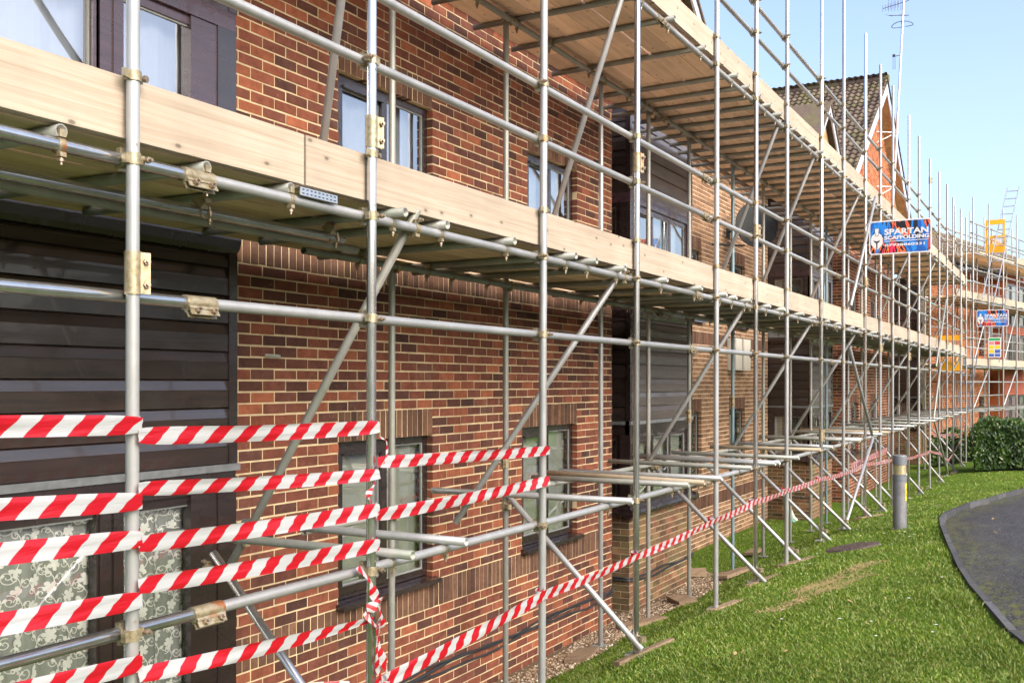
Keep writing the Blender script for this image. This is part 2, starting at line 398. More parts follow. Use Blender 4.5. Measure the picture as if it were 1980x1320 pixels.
# lawn: strips that follow the kerb line so that the lawn really stops there
lx = np.concatenate([np.arange(-12, 30.01, .2)])
lw = np.concatenate([np.linspace(0, .25, 4), np.linspace(.3, 1, 26)])
def lawn():
    v = []; f = []; m = len(lw)
    for x in lx:
        y0 = float(kerb_y(x)); ys = y0 + (6.3 - y0) * lw
        z = terr(np.full(m, x), ys)
        v += list(zip([x] * m, ys.tolist(), z.tolist()))
    n = len(lx)
    f = [(i * m + j, (i + 1) * m + j, (i + 1) * m + j + 1, i * m + j + 1) for i in range(n - 1) for j in range(m - 1)]
    b = len(v)                              # the part of the lawn beyond the bend, up to the hedge and the far wing
    xs = np.arange(30, 70.1, 1.); ys = np.arange(-30, 6.31, .6)
    for x in xs:
        zz = terr(np.full(len(ys), x), ys); v += list(zip([x] * len(ys), ys.tolist(), zz.tolist()))
    k = len(ys)
    f += [(b + i * k + j, b + (i + 1) * k + j, b + (i + 1) * k + j + 1, b + i * k + j + 1) for i in range(len(xs) - 1) for j in range(k - 1)]
    me = bpy.data.meshes.new('lawn'); me.from_pydata(v, [], f); me.materials.append(M['lawn'])
    me.polygons.foreach_set('use_smooth', [True] * len(f)); me.update()
    return tag(put(bpy.data.objects.new('lawn', me), Matrix.Identity(4)), kind='structure')
lawn()
def path_z(X, Y): return terr(X, Y) - .055
px_ = np.arange(-40, 30.01, .4); v = []; f = []; pw = np.linspace(0, 1, 26) ** 2.2
for x in px_:
    y0 = float(kerb_y(x)); ys = y0 - (y0 + 30) * pw
    zz = path_z(np.full(len(ys), x), ys); v += list(zip([x] * len(ys), ys.tolist(), zz.tolist()))
k = len(pw); f = [(i * k + j + 1, (i + 1) * k + j + 1, (i + 1) * k + j, i * k + j) for i in range(len(px_) - 1) for j in range(k - 1)]
me = bpy.data.meshes.new('path'); me.from_pydata(v, [], f); me.materials.append(M['path']); me.polygons.foreach_set('use_smooth', [True] * len(f)); me.update()
at = me.attributes.new('edge', 'FLOAT', 'POINT'); at.data.foreach_set('value', [min(3., float(kerb_y(q[0]) - q[1])) for q in v])
tag(put(bpy.data.objects.new('path', me), Matrix.Identity(4)), kind='structure')

# kerb of edging stones
kerb = empty('kerb', (10, .9, 1.0)); kerb['kind'] = 'structure'
seg = []; acc = [Vector((x, y, 0)) for x, y in KS]
d_ = [0]
for a, b in zip(acc, acc[1:]): d_.append(d_[-1] + (b - a).length)
def kpt(s):
    i = max(0, min(len(d_) - 2, int(np.searchsorted(d_, s)) - 1)); t = (s - d_[i]) / max(1e-6, d_[i + 1] - d_[i])
    return acc[i].lerp(acc[i + 1], t)
s_ = 10.
while s_ < d_[-1] - 17:
    a = kpt(s_); b = kpt(s_ + .900); t = (b - a).normalized(); n = Vector((-t.y, t.x, 0)); mb = MB()
    hs = .006 * random.random()
    P = []
    for top in (-.14, .030 + hs):
        for q, o in ((a, -.030), (b, -.030), (b, .024), (a, .024)):
            e = q + n * o; P.append((e.x, e.y, float(terr(q.x, q.y)) + top))
    mb.hexa(P); mb.build('kerb_stone', M['kerb'], kerb); s_ += .915

# gravel bed along the wall foot
grid('gravel_bed', np.arange(3, 14.6, .25), np.arange(3.98, 5.6, .09), lambda X, Y: np.maximum(terr(X, Y), .02) + .014 - np.clip(4.14 + .08 * np.sin(X * 1.9) + .05 * np.sin(X * 5.1) - Y, 0, 1) * .9, M['gravel'], 'structure')
N = 9000
gx = 6.2 + np.random.rand(N) ** 1.2 * 8.2; gy = 4.16 + np.random.rand(N) * 1.0 + .07 * np.sin(gx * 1.9)
gy[: int(N * .8)] = 4.12 + np.random.rand(int(N * .8)) * .54 + .07 * np.sin(gx[: int(N * .8)] * 1.9)
gz = np.maximum(terr(gx, gy), .02) + .012
gs = .008 + .014 * np.random.rand(N) ** 2
OCT = np.array([(1, 0, 0), (0, 1, 0), (-1, 0, 0), (0, -1, 0), (0, 0, .7), (0, 0, -.7)], float)
OF = [(0, 1, 4), (1, 2, 4), (2, 3, 4), (3, 0, 4), (1, 0, 5), (2, 1, 5), (3, 2, 5), (0, 3, 5)]
def scatter_mesh(name, V, F, attr, mat, smooth=False):
    me = bpy.data.meshes.new(name); nv, nf = len(V), len(F)
    me.vertices.add(nv); me.vertices.foreach_set('co', V.astype(np.float32).ravel())
    k = F.shape[1]; me.loops.add(nf * k); me.loops.foreach_set('vertex_index', F.astype(np.int32).ravel())
    me.polygons.add(nf); me.polygons.foreach_set('loop_start', np.arange(0, nf * k, k, dtype=np.int32))
    at = me.attributes.new('rnd', 'FLOAT', 'FACE'); at.data.foreach_set('value', attr.astype(np.float32))
    me.materials.append(mat); me.update(calc_edges=True); me.validate()
    return put(bpy.data.objects.new(name, me), Matrix.Identity(4))
ang = np.random.rand(N) * 6.28; jit = 1 + .5 * (np.random.rand(N, 6, 1) - .5)
V = OCT[None] * jit * gs[:, None, None]
V = np.stack([V[..., 0] * np.cos(ang)[:, None] - V[..., 1] * np.sin(ang)[:, None], V[..., 0] * np.sin(ang)[:, None] + V[..., 1] * np.cos(ang)[:, None], V[..., 2]], -1)
V += np.stack([gx, gy, gz], -1)[:, None]
F = (np.arange(N) * 6)[:, None, None] + np.array(OF)[None]
tag(scatter_mesh('gravel_stones', V.reshape(-1, 3), F.reshape(-1, 3), np.repeat(np.random.rand(N), 8), M['stone']), 'loose brown and cream gravel along the foot of the brick wall', 'gravel', kind='stuff')

# grass blades
WORN = [((8.85, 2.36), (10.7, 1.82), .12), ((9.8, 2.36), (11.4, 1.84), .09)]
def worn_d(X, Y):
    out = np.full(len(X), 9.)
    for (a, b), (c_, d2), wd in WORN:
        vx, vy = c_ - a, d2 - b; L2 = vx * vx + vy * vy
        t = np.clip(((X - a) * vx + (Y - b) * vy) / L2, 0, 1)
        out = np.minimum(out, np.hypot(X - a - t * vx, Y - b - t * vy) / wd)
    return out
NB = 430000
D = 5.6 * (31 / 5.6) ** (np.random.rand(NB) ** 1.35)          # thin out with distance from the viewer
az = R(-33) + R(36) * np.random.rand(NB)                       # sector of the lawn in front of the scaffold
# sector is measured from the facade direction; negative azimuth = towards the path
X = D * np.cos(az + R(28.8) - R(2)); Y = D * np.sin(az + R(28.8) - R(2))
ky = kerb_y(X)
ok = (Y > ky + .05) & (Y < np.where((X > 13.9) & (X < 21), 5.45, 4.16) + .09 * np.sin(X * 1.9) + .06 * np.sin(X * 5.3 + 1) + .10 * (np.random.rand(NB) - .5)) & (X < 30)
ok &= np.hypot((X - 13.05) / .42, (Y - 2.42) / .30) > 1
wd = worn_d(X, Y); ok &= (wd > 1.3 * np.random.rand(NB) ** .6)
X, Y, D, wd = X[ok], Y[ok], D[ok], wd[ok]; n = len(X); Z = terr(X, Y) - .006
clump = np.sin(X * 3.1 + 2 * np.sin(Y * 2.3)) * np.sin(Y * 4.1 + 1.7 * np.sin(X * 1.7))
h = (.010 + .026 * np.random.rand(n) ** 1.8 + .010 * np.clip(clump, 0, 1)) * np.where(Y < kerb_y(X) + .35, 1.45, 1) * np.clip(.5 + wd * .25, .5, 1)
wdt = .0013 + .00030 * D; a = np.random.rand(n) * 6.283; lean = .35 + .9 * np.random.rand(n); b = np.random.rand(n) * 6.283
ca, sa = np.cos(a) * wdt, np.sin(a) * wdt; lx_, ly_ = np.cos(b) * lean * h, np.sin(b) * lean * h
V = np.empty((n, 5, 3))
V[:, 0] = np.stack([X - ca, Y - sa, Z], -1); V[:, 1] = np.stack([X + ca, Y + sa, Z], -1)
V[:, 2] = np.stack([X - ca * .8 + lx_ * .35, Y - sa * .8 + ly_ * .35, Z + h * .62], -1); V[:, 3] = np.stack([X + ca * .8 + lx_ * .35, Y + sa * .8 + ly_ * .35, Z + h * .62], -1)
V[:, 4] = np.stack([X + lx_, Y + ly_, Z + h], -1)
F = (np.arange(n) * 5)[:, None, None] + np.array([(0, 1, 3), (0, 3, 2), (2, 3, 4)])[None]
rn = np.clip(np.random.rand(n) * .75 + .12 * clump + .08, 0, .9); dead = np.random.rand(n) < (.015 + .5 * np.exp(-np.maximum(wd - 1, 0) * 2.2)); rn[dead] = .985
tag(scatter_mesh('grass', V.reshape(-1, 3), F.reshape(-1, 3), np.repeat(rn, 3), M['grass']), 'short bright green grass of the sloping lawn', 'grass', kind='stuff')
# dead grass in the worn tracks, fallen leaves and daisies
mb = MB()
for (a, b), (c_, d2), wdd in WORN:
    for i in range(620):
        t = random.random(); x = a + (c_ - a) * t + random.gauss(0, wdd * .7); y = b + (d2 - b) * t + random.gauss(0, wdd * .7); z = float(terr(x, y)) + .004
        q = math.atan2(d2 - b, c_ - a) + random.gauss(0, .6); L = .04 + .06 * random.random(); dx, dy = math.cos(q) * L, math.sin(q) * L; nx, ny = -math.sin(q) * .003, math.cos(q) * .003
        z += .004; mb.rnd = random.random(); mb.add([(x - nx, y - ny, z), (x + nx, y + ny, z), (x + dx, y + dy, z + .02 * random.random())], [(0, 1, 2)])
tag(mb.build('dead_grass', M['straw'], attr=True), 'flattened straw-coloured grass in two worn tracks on the lawn', 'dead grass', kind='stuff')
mb = MB()
for i in range(46):
    x = 7.4 + 12 * random.random(); y = float(kerb_y(x)) + .2 + random.random() * 1.5; z = float(terr(x, y)) + .045; r = .010 + .006 * random.random()
    mb.add([(x + r * math.cos(q), y + r * math.sin(q), z) for q in np.arange(6) * 1.047], [(0, 1, 2, 3, 4, 5)])
tag(mb.build('daisies', M['sign_white']), 'scattered small white daisies near the path edge of the lawn', 'daisies', kind='stuff')
mb = MB()
for i in range(44):
    x = 7.0 + 11 * random.random() ** 1.3; y = random.choice((kerb_y(x) - 1.5 * random.random(), kerb_y(x) + 2.6 * random.random())); y = float(y)
    z = float(terr(x, y)) + (.03 if y > kerb_y(x) else -.048); q = random.random() * 6.28; L = .018 + .018 * random.random(); e = Vector((math.cos(q), math.sin(q), .2)); s2 = Vector((-math.sin(q), math.cos(q), .1))
    c0 = Vector((x, y, z)); mb.rnd = random.random(); mb.add([c0 - e * L, c0 + s2 * L * .5, c0 + e * L, c0 - s2 * L * .5], [(0, 1, 2, 3)])
tag(mb.build('fallen_leaves', M['straw'], attr=True), 'a few brown fallen leaves on the lawn and path', 'leaves', kind='stuff')

# ---------------------------------------------------------------- brick walls
UB = MB(); UB.box((.5, 0, .5), (1, 1, 1)); UB.f.pop(3); UB.mi.pop(); UB.a.pop(); UB.sm.pop()     # unit brick: length x, depth y (face at y=0 is -y side), height z, no back face
UNIT = {}
def unit_brick(mat):
    if mat not in UNIT:
        me = bpy.data.meshes.new('brick')
        me.from_pydata([(x, y, z) for x in (0, 1) for y in (0, 1) for z in (0, 1)], [], [(0, 1, 3, 2), (4, 6, 7, 5), (0, 4, 5, 1), (0, 2, 6, 4), (1, 5, 7, 3)])
        me.materials.append(M[mat]); UNIT[mat] = me
    return UNIT[mat]
class Wall:
    """a vertical plane: origin, direction along it, outward normal"""
    def __init__(s, O, d, n): s.O = Vector((*O, 0)); s.d = Vector((*d, 0)).normalized(); s.n = Vector((*n, 0)).normalized()
    def p(s, u, w, z): return s.O + s.d * u + s.n * w + Vector((0, 0, z))
    def mat(s, u, w, z): return frame(s.p(u, w, z), s.d, -s.n, Vector((0, 0, 1)))
def front(Y, X0): return Wall((X0, Y), (1, 0), (0, -1))
def sub_rects(u0, u1, z0, z1, opens):
    """split a wall rectangle into cells that avoid the openings"""
    us = sorted({u0, u1, *[q for o in opens for q in o[:2] if u0 < q < u1]}); zs = sorted({z0, z1, *[q for o in opens for q in o[2:] if z0 < q < z1]})
    for a, b in zip(us, us[1:]):
        for c, d in zip(zs, zs[1:]):
            mu, mz = (a + b) / 2, (c + d) / 2
            if not any(o[0] < mu < o[1] and o[2] < mz < o[3] for o in opens): yield a, b, c, d
def brick_wall(thing, W, L, z0, z1, opens=(), soldiers=(), mat='brick_red', smat='brick_dark', mortar='mortar', single=300, zmin=.85, zmax=5.7, top=None, low=None, depth=.10, name='wall'):
    """wall = mortar backing (part) with bricks; the nearest become objects of their own, the rest one joined part"""
    g = .004; MR = .003
    big = [(o[0] - g, o[1] + g, o[2] - g, o[3] + g) for o in opens]
    mb = MB()
    for a, b, c, d in sub_rects(0, L, z0, z1, big):
        if top:                              # sloping top: cut the mortar into columns below the line
            k = max(1, int((b - a) / .2))
            for i in range(k):
                ua, ub = a + (b - a) * i / k, a + (b - a) * (i + 1) / k
                da, db = min(d, top(ua)), min(d, top(ub))
                if max(da, db) > c: mb.quad(W.p(ua, -MR, c), W.p(ub, -MR, c), W.p(ub, -MR, max(c, db)), W.p(ua, -MR, max(c, da)))
        else: mb.quad(W.p(a, -MR, c), W.p(b, -MR, c), W.p(b, -MR, d), W.p(a, -MR, d))
    for o in big:                            # mortar in the reveals
        a, b, c, d = o; q = -.13
        mb.quad(W.p(a, -MR, c), W.p(a, q, c), W.p(a, q, d), W.p(a, -MR, d)); mb.quad(W.p(b, q, c), W.p(b, -MR, c), W.p(b, -MR, d), W.p(b, q, d))
        mb.quad(W.p(a, q, d), W.p(b, q, d), W.p(b, -MR, d), W.p(a, -MR, d)); mb.quad(W.p(a, -MR, c), W.p(b, -MR, c), W.p(b, q, c), W.p(a, q, c))
    for u, q in ((g, 1), (L - g, -1)):       # wall ends
        mb.quad(W.p(u, -MR, z0), W.p(u, -.25, z0), W.p(u, -.25, z1 if not top else top(u)), W.p(u, -MR, z1 if not top else top(u)))
    wall = mb.build(name, M[mortar], thing)
    bricks = []
    excl = list(opens) + list(soldiers)
    nc = int(round((z1 - z0) / .075))
    for ci in range(nc):
        c = z0 + ci * .075 + .006; d = c + .063; zc = (c + d) / 2
        u = -.1125 if ci % 2 else 0.
        cuts = sorted([(max(o[0], 0), min(o[1], L)) for o in excl if o[2] < zc < o[3] and o[1] > 0 and o[0] < L])
        while u < L:
            segs = [(u + .006, u + .219)]
            for a, b in cuts:
                ns = []
                for p, q in segs:
                    if q <= a or p >= b: ns.append((p, q))
                    else:
                        if p < a: ns.append((p, a))
                        if q > b: ns.append((b, q))
                segs = ns
            for p, q in segs:
                p = max(p, 0.); q = min(q, L)
                if q - p > .028 and (not top or (d < top(p) - .01 and d < top(q) - .01)): bricks.append((p, q, c, d, mat))
            u += .225
    for a, b, c, d in soldiers:              # soldier courses: bricks standing on end
        k = int(round((b - a) / .075)); wd_ = (b - a) / max(k, 1)
        for i in range(k):
            u0 = a + i * wd_ + .005; u1 = u0 + wd_ - .010
            if any(o[0] < (u0 + u1) / 2 < o[1] and o[2] < (c + d) / 2 < o[3] for o in opens): continue
            bricks.append((u0, u1, c + .005, d - .005, smat))
    order = sorted(range(len(bricks)), key=lambda i: (W.p(bricks[i][0], 0, bricks[i][2]) - CAM).length + (100 if not zmin < bricks[i][2] < zmax else 0))
    solo = set(order[:single]); rest = MB(); mats = [M[mat], M[smat]]
    for i, (a, b, c, d, m) in enumerate(bricks):
        w_ = max(-.0012, random.gauss(.0006, .0013))
        a += random.gauss(0, .001); c += random.gauss(0, .0012); b += random.gauss(0, .001); d += random.gauss(0, .0012)
        if i in solo:
            Wm = W.mat(a, w_, c) @ Matrix.Diagonal((b - a, depth, d - c, 1))
            inst('brick', unit_brick(m), Wm, wall)
        else:
            rest.cur = 0 if m == mat else 1; rest.rnd = random.random()
            P = [W.p(a, w_, c), W.p(b, w_, c), W.p(b, w_ - depth, c), W.p(a, w_ - depth, c), W.p(a, w_, d), W.p(b, w_, d), W.p(b, w_ - depth, d), W.p(a, w_ - depth, d)]
            rest.add(P, [(0, 1, 5, 4), (1, 2, 6, 5), (3, 0, 4, 7), (4, 5, 6, 7), (3, 2, 1, 0)])
    if rest.f: tag(rest.build('brickwork', mats, wall, attr=True), kind='stuff')
    return wall

# ---------------------------------------------------------------- windows
def bar(mb, W, u0, u1, z0, z1, w0, w1):
    mb.hexa([W.p(u0, w1, z0), W.p(u1, w1, z0), W.p(u1, w0, z0), W.p(u0, w0, z0), W.p(u0, w1, z1), W.p(u1, w1, z1), W.p(u1, w0, z1), W.p(u0, w0, z1)])
def ring(mb, W, u0, u1, z0, z1, t, w0, w1):
    bar(mb, W, u0, u0 + t, z0, z1, w0, w1); bar(mb, W, u1 - t, u1, z0, z1, w0, w1)
    bar(mb, W, u0 + t, u1 - t, z0, z0 + t, w0, w1); bar(mb, W, u0 + t, u1 - t, z1 - t, z1, w0, w1)
def window(thing, W, u0, u1, z0, z1, w=-.055, split=(.5,), fill='blind', glass='glass', sill=True, fmat='frame', vent=True, back=.3, label=None):
    t = .055; mb = MB(); zs_ = z0
    if sill: z0 = z0 + .045
    ring(mb, W, u0, u1, z0, z1, t, w - .06, w)
    xs = [u0] + [u0 + (u1 - u0) * q for q in split] + [u1]
    for q in xs[1:-1]: bar(mb, W, q - .03, q + .03, z0 + t, z1 - t, w - .06, w - .002)
    win = mb.build('window', M[fmat], thing)
    for i, (a, b) in enumerate(zip(xs, xs[1:])):
        a += t if i == 0 else .03; b -= t if i == len(xs) - 2 else .03
        zz0, zz1 = z0 + t, z1 - t
        if i == 0 and vent:                                  # opening casement stands proud of the fixed frame
            mb = MB(); ring(mb, W, a - .018, b + .018, zz0 - .018, zz1 + .018, .055, w - .02, w + .018)
            bar(mb, W, a + .03, b - .03, zz1 - .045, zz1 - .03, w + .0185, w + .04)
            mb.build('casement', M[fmat], win); a += .037; b -= .037; zz0 += .037; zz1 -= .037
        mb = MB(); ring(mb, W, a, b, zz0, zz1, .012, w - .03, w - .012); mb.build('glazing_bead', M['gasket'], win)
        mb = MB(); mb.quad(W.p(a, w - .022, zz0), W.p(b, w - .022, zz0), W.p(b, w - .022, zz1), W.p(a, w - .022, zz1)); mb.build('pane', M[glass], win)
    a, b = u0 + .02, u1 - .02
    if fill == 'blind':
        mb = MB(); z = z0 + .05
        while z < z1 - .05:
            mb.quad(W.p(a, w - .082, z), W.p(b, w - .082, z), W.p(b, w - .100, z + .022), W.p(a, w - .100, z + .022)); z += .021
        tag(mb.build('blind', M['blind'], win))
    elif fill in ('curtain_pale', 'curtain_grey', 'curtain_purple'):
        mb = MB(); k = max(4, int((b - a) / .04)); mb.smooth = True
        for i in range(k):
            ua, ub = a + (b - a) * i / k, a + (b - a) * (i + 1) / k; oa, ob = (.02 * math.sin(q * 24) for q in (ua, ub))
            mb.quad(W.p(ua, w - .13 + oa, z0), W.p(ub, w - .13 + ob, z0), W.p(ub, w - .13 + ob, z1), W.p(ua, w - .13 + oa, z1))
        mb.build('curtain', M[fill], win)
    mb = MB(); mb.quad(W.p(u0, w - back, z0), W.p(u1, w - back, z0), W.p(u1, w - back, z1), W.p(u0, w - back, z1))
    mb.quad(W.p(u0, w - back, z0), W.p(u0, w - .06, z0), W.p(u0, w - .06, z1), W.p(u0, w - back, z1)); mb.quad(W.p(u1, w - .06, z0), W.p(u1, w - back, z0), W.p(u1, w - back, z1), W.p(u1, w - .06, z1))
    mb.quad(W.p(u0, w - .06, z0), W.p(u0, w - back, z0), W.p(u1, w - back, z0), W.p(u1, w - .06, z0)); mb.quad(W.p(u0, w - back, z1), W.p(u0, w - .06, z1), W.p(u1, w - .06, z1), W.p(u1, w - back, z1))
    mb.build('room_wall', M['room'], win)
    if sill:
        mb = MB(); a, b = u0 + .003, u1 - .003
        mb.prism([W.p(a, w - .06, zs_ + .043), W.p(a, .004, zs_ + .034), W.p(a, .004, zs_ + .002), W.p(a, w - .06, zs_ + .002)], W.d * (b - a))
        a, b = u0 - .03, u1 + .03
        mb.prism([W.p(a, .0045, zs_ + .034), W.p(a, .070, zs_ + .024), W.p(a, .074, zs_ - .012), W.p(a, .0045, zs_ - .010)], W.d * (b - a))
        mb.build('sill', M[fmat], win)
    return win

# house 1: the near red brick front
YF = 4.68
hA = empty('brick_house', (7.9, YF, 0), 'red brick house front with two window columns, right behind the nearest scaffold bays', 'house')
WA = front(YF, 4.78); u = lambda X: X - 4.78
sn = lambda q: round(q / .1125) * .1125 + .003
opA = [(sn(u(5.92)), sn(u(7.14)), 1.17, 2.37), (sn(u(8.74)), sn(u(9.95)), 1.17, 2.37), (sn(u(5.92)), sn(u(7.13)), 3.87, 5.07), (sn(u(8.80)), sn(u(9.95)), 3.87, 5.07)]
soA = [(a, b, d, d + .225) for a, b, c, d in opA] + [
       (0., 6.12 - .30, .945, 1.17), (0., 6.12, 3.57, 3.795)]
brick_wall(hA, WA, 6.12, -.03, 6.045, opA, soA, single=300)
for (a, b, c, d), fl, gl, sp in zip(opA, ('blind', 'blind', 'curtain_pale', 'curtain_pale'), ('glass', 'glass', 'glass_sky', 'glass_sky'), ((.52,),) * 4):
    window(hA, WA, a, b, c, d, split=sp, fill=fl, glass=gl)
mb = MB()                                                    # return wall round the corner of the red front, with its courses
WAr = Wall((10.90, YF), (0, 1), (1, 0))
brick_wall(hA, WAr, .9, -.03, 6.045, single=0, name='return_wall')
mb = MB(); mb.cyl((5.15, YF + .02, 2.985), (5.15, YF - .115, 2.975), .0125, 12, caps=False); mb.cyl((5.15, YF + .02, 2.985), (5.15, YF - .115, 2.975), .0105, 12, caps=False)
mb.build('overflow_pipe', M['pvc_pale'], hA)
mb = MB(); mb.box((7.85, YF + .14, 6.14), (6.2, .45, .16)); mb.build('soffit', M['brown_cap'], hA)

# house 2: the recessed pale brick front between two clad bays
hB = empty('brick_house', (17.4, 5.55, 0), 'recessed orange-buff brick house front with a dark satellite dish, between two clad bays', 'house')
WB = front(5.55, 13.6); u = lambda X: X - 13.6
opB = [(sn(u(18.35)), sn(u(19.35)), 1.125, 2.325), (sn(u(18.35)), sn(u(19.35)), 3.825, 5.025), (sn(u(15.75)), sn(u(16.75)), 1.125, 2.325), (sn(u(15.75)), sn(u(16.75)), 3.825, 5.025)]
soB = [(a, b, d, d + .225) for a, b, c, d in opB] + [(0., 7.4, .675, .9), (0., 7.4, 3.45, 3.675)]
brick_wall(hB, WB, 7.4, 0., 6.6, opB, soB, mat='brick_buff', mortar='mortar_pale', single=0, zmin=0)
for a, b, c, d in opB: window(hB, WB, a, b, c, d, fill='curtain_grey', glass='glass')
mb = MB(); mb.box((17.3, 5.45, 6.72), (7.4, .5, .18)); mb.build('soffit', M['brown_cap'], hB)

# house 3: the gabled red front further on
hC = empty('gabled_house', (28.6, YF, 0), 'tall orange brick gabled house with tiled roof and white bargeboards, beyond the clad bays', 'house')
GX, GZ, GE = 28.6, 10.75, 7.45
def gtop(uu): return GZ - abs(uu + 24.7 - GX) * (GZ - GE) / 4.75
WC = front(YF, 24.7); u = lambda X: X - 24.7
opC = [(sn(u(a)), sn(u(b)), c, d) for a, b in ((25.2, 26.15), (27.8, 28.95)) for c, d in ((1.125, 2.325), (3.825, 5.025))]
soC = [(a, b, d, d + .225) for a, b, c, d in opC] + [(0., 6.3, .9, 1.125)]
brick_wall(hC, WC, 6.3, 0., 7.05, opC, soC, single=0)
for a, b, c, d in opC: window(hC, WC, a, b, c, d, fill='curtain_pale', glass='glass_sky')
WCs = Wall((24.7, YF), (0, 1), (-1, 0))
brick_wall(hC, WCs, 1.2, 0., 7.05, single=0, name='return_wall')
WG = front(YF - .02, 24.7 - .85); hw = 4.72
def gt2(uu): return GZ - .25 - abs(uu + 23.85 - GX) * (GZ - GE) / 4.75
brick_wall(hC, WG, 9.5, 7.05, 10.8, mat='brick_orange', single=0, top=gt2, name='gable_wall')
for s in (-1, 1):                                           # bargeboards, soffits and verge undercloak
    a = Vector((GX + s * 4.9, YF - .30, GE - .12)); b = Vector((GX, YF - .30, GZ))
    n = Vector((0, 0, 1)); mb = MB(); dn = Vector((0, 0, -.30))
    mb.prism([a, b, b + dn, a + dn], (0, .03, 0)); mb.build('bargeboard', M['white_paint'], hC)
    mb = MB(); mb.prism([a + Vector((0, .032, -.27)), b + Vector((0, .032, -.27)), b + Vector((0, .032, -.285)), a + Vector((0, .032, -.285))], (0, .27, 0)); mb.build('soffit', M['soffit_wood'], hC)
# tiled slopes of the cross wing: wavy interlocking tiles
def tile_mesh(wd, ln):
    k = 12; vs = []; fs = []
    for j, (y, dz) in enumerate(((0, .035), (ln * 1.12, 0.))):
        for i in range(k + 1):
            q = i / k; vs.append((q * wd, y, dz + .020 * math.sin(q * 4 * math.pi)))
    vs += [(x, 0, z - .028) for x, y, z in vs[:k + 1]]
    fs = [(i, i + 1, k + 2 + i, k + 1 + i) for i in range(k)] + [(2 * k + 2 + i, 2 * k + 3 + i, i + 1, i) for i in range(k)]
    me = bpy.data.meshes.new('roof_tile'); me.from_pydata(vs, [], fs); me.materials.append(M['tile']); me.polygons.foreach_set('use_smooth', [True] * k + [False] * k); return me
TM = tile_mesh(.31, .25)
for s in (-1, 1):
    e0 = Vector((GX + s * 4.95, 4.36, GE - .06)); rd = Vector((GX, 4.36, GZ + .10)); upv = (rd - e0); SL = upv.length; upv.normalize()
    along = Vector((0, 1, 0)); nrm = along.cross(upv) * (1 if s > 0 else -1); nrm = nrm if nrm.z > 0 else -nrm
    mb = MB(); q = [e0 + nrm * -.05, e0 + along * 6.4 + nrm * -.05, rd + along * 6.4 + nrm * -.05, rd + nrm * -.05]; mb.add(q, [(0, 1, 2, 3)])
    slope = mb.build('roof_slope', M['tile'], hC)
    rows = int(SL / .25) + 1
    joined = MB()
    for i in range(rows):
        for j in range(16 if s < 0 else 20):
            if s < 0 and j < 12:
                x, y = along, upv; o = e0 + along * (j * .31) + upv * (i * .25 - .02)
                inst('roof_tile', TM, frame(o, x, y, nrm) @ Matrix.Rotation(random.gauss(0, .008), 4, 'X'), slope)
            else:
                o = e0 + along * (j * .31) + upv * (i * .25 - .02); joined.rnd = random.random()
                base = len(joined.v); joined.add([o + along * p.co.x + upv * p.co.y + nrm * p.co.z for p in TM.vertices], [tuple(f.vertices) for f in TM.polygons])
    if joined.f: tag(joined.build('roof_tiles', M['tile'], slope, attr=True), kind='stuff')
mb = MB()
for i in range(16): mb.cyl((GX, 4.34 + i * .42, GZ + .10 + (.0 if i > 2 else 0)), (GX, 4.34 + i * .42 + .41, GZ + .11), .11, 10)
mb.build('ridge_tiles', M['tile'], hC)
mb = MB(); mb.box((GX, 6.5, 3.5), (7.6, 3.4, 7.0)); mb.build('rear_block', M['brick_dark'], hC)
# main roof behind the bays: long tiled slope
hR = empty('long_roof', (16, 8, 6.8), 'long dark tiled main roof behind the scaffold top lift', 'roof')
mb = MB(); mb.quad((2, 5.4, 6.85), (24, 5.4, 6.85), (24, 9.6, 9.7), (2, 9.6, 9.7)); mb.build('roof_slope', M['tile'], hR)
mb = MB(); mb.box((13, 5.38, 6.82), (22, .12, .13)); mb.build('gutter', M['brown_cap'], hR)
mb = MB(); mb.box((13, 7.9, 3.3), (21.6, 3.6, 6.6)); mb.build('rear_block', M['brick_dark'], hR)

# ---------------------------------------------------------------- trees across the path, behind the viewer: they show in the panes and on the bright tubes
def tree_line():
    rg = np.random.RandomState(5); V = []; F = []; A2 = []; nv = 0
    for x in np.arange(-26, 60, 5.2):
        cx, cy = x + rg.uniform(-1, 1), -25 + rg.uniform(-2.5, 2.5); hh = rg.uniform(5.2, 7.6); z0 = 1.2; n = 900
        th = rg.rand(n) * 6.283; rr = rg.rand(n) ** .5; zz_ = rg.rand(n); rad = (1.5 + 1.3 * np.sin(zz_ * 3.0)) * rr
        P = np.stack([cx + rad * np.cos(th), cy + rad * np.sin(th), z0 + .9 + zz_ * (hh - .9)], -1)
        d1 = rg.randn(n, 3) * .20; d2 = rg.randn(n, 3) * .20
        V.append(np.stack([P - d1, P + d2, P + d1, P - d2], 1).reshape(-1, 3)); F.append((np.arange(n * 4) + nv).reshape(n, 4)); nv += n * 4; A2.append(rg.rand(n))
        tv = []
        for k in range(6):
            a = k / 6 * 6.283; tv += [(cx + .16 * math.cos(a), cy + .16 * math.sin(a), z0 - .3), (cx + .05 * math.cos(a), cy + .05 * math.sin(a), z0 + hh * .8)]
        V.append(np.array(tv)); F.append(np.array([(2 * k, 2 * ((k + 1) % 6), 2 * ((k + 1) % 6) + 1, 2 * k + 1) for k in range(6)]) + nv); nv += 12; A2.append(np.zeros(6))
    o = scatter_mesh('tree_line', np.concatenate(V), np.concatenate(F), np.concatenate(A2), M['leaf'])
    tag(o, 'row of trees across the path, out of view', 'trees', kind='stuff')
tree_line()
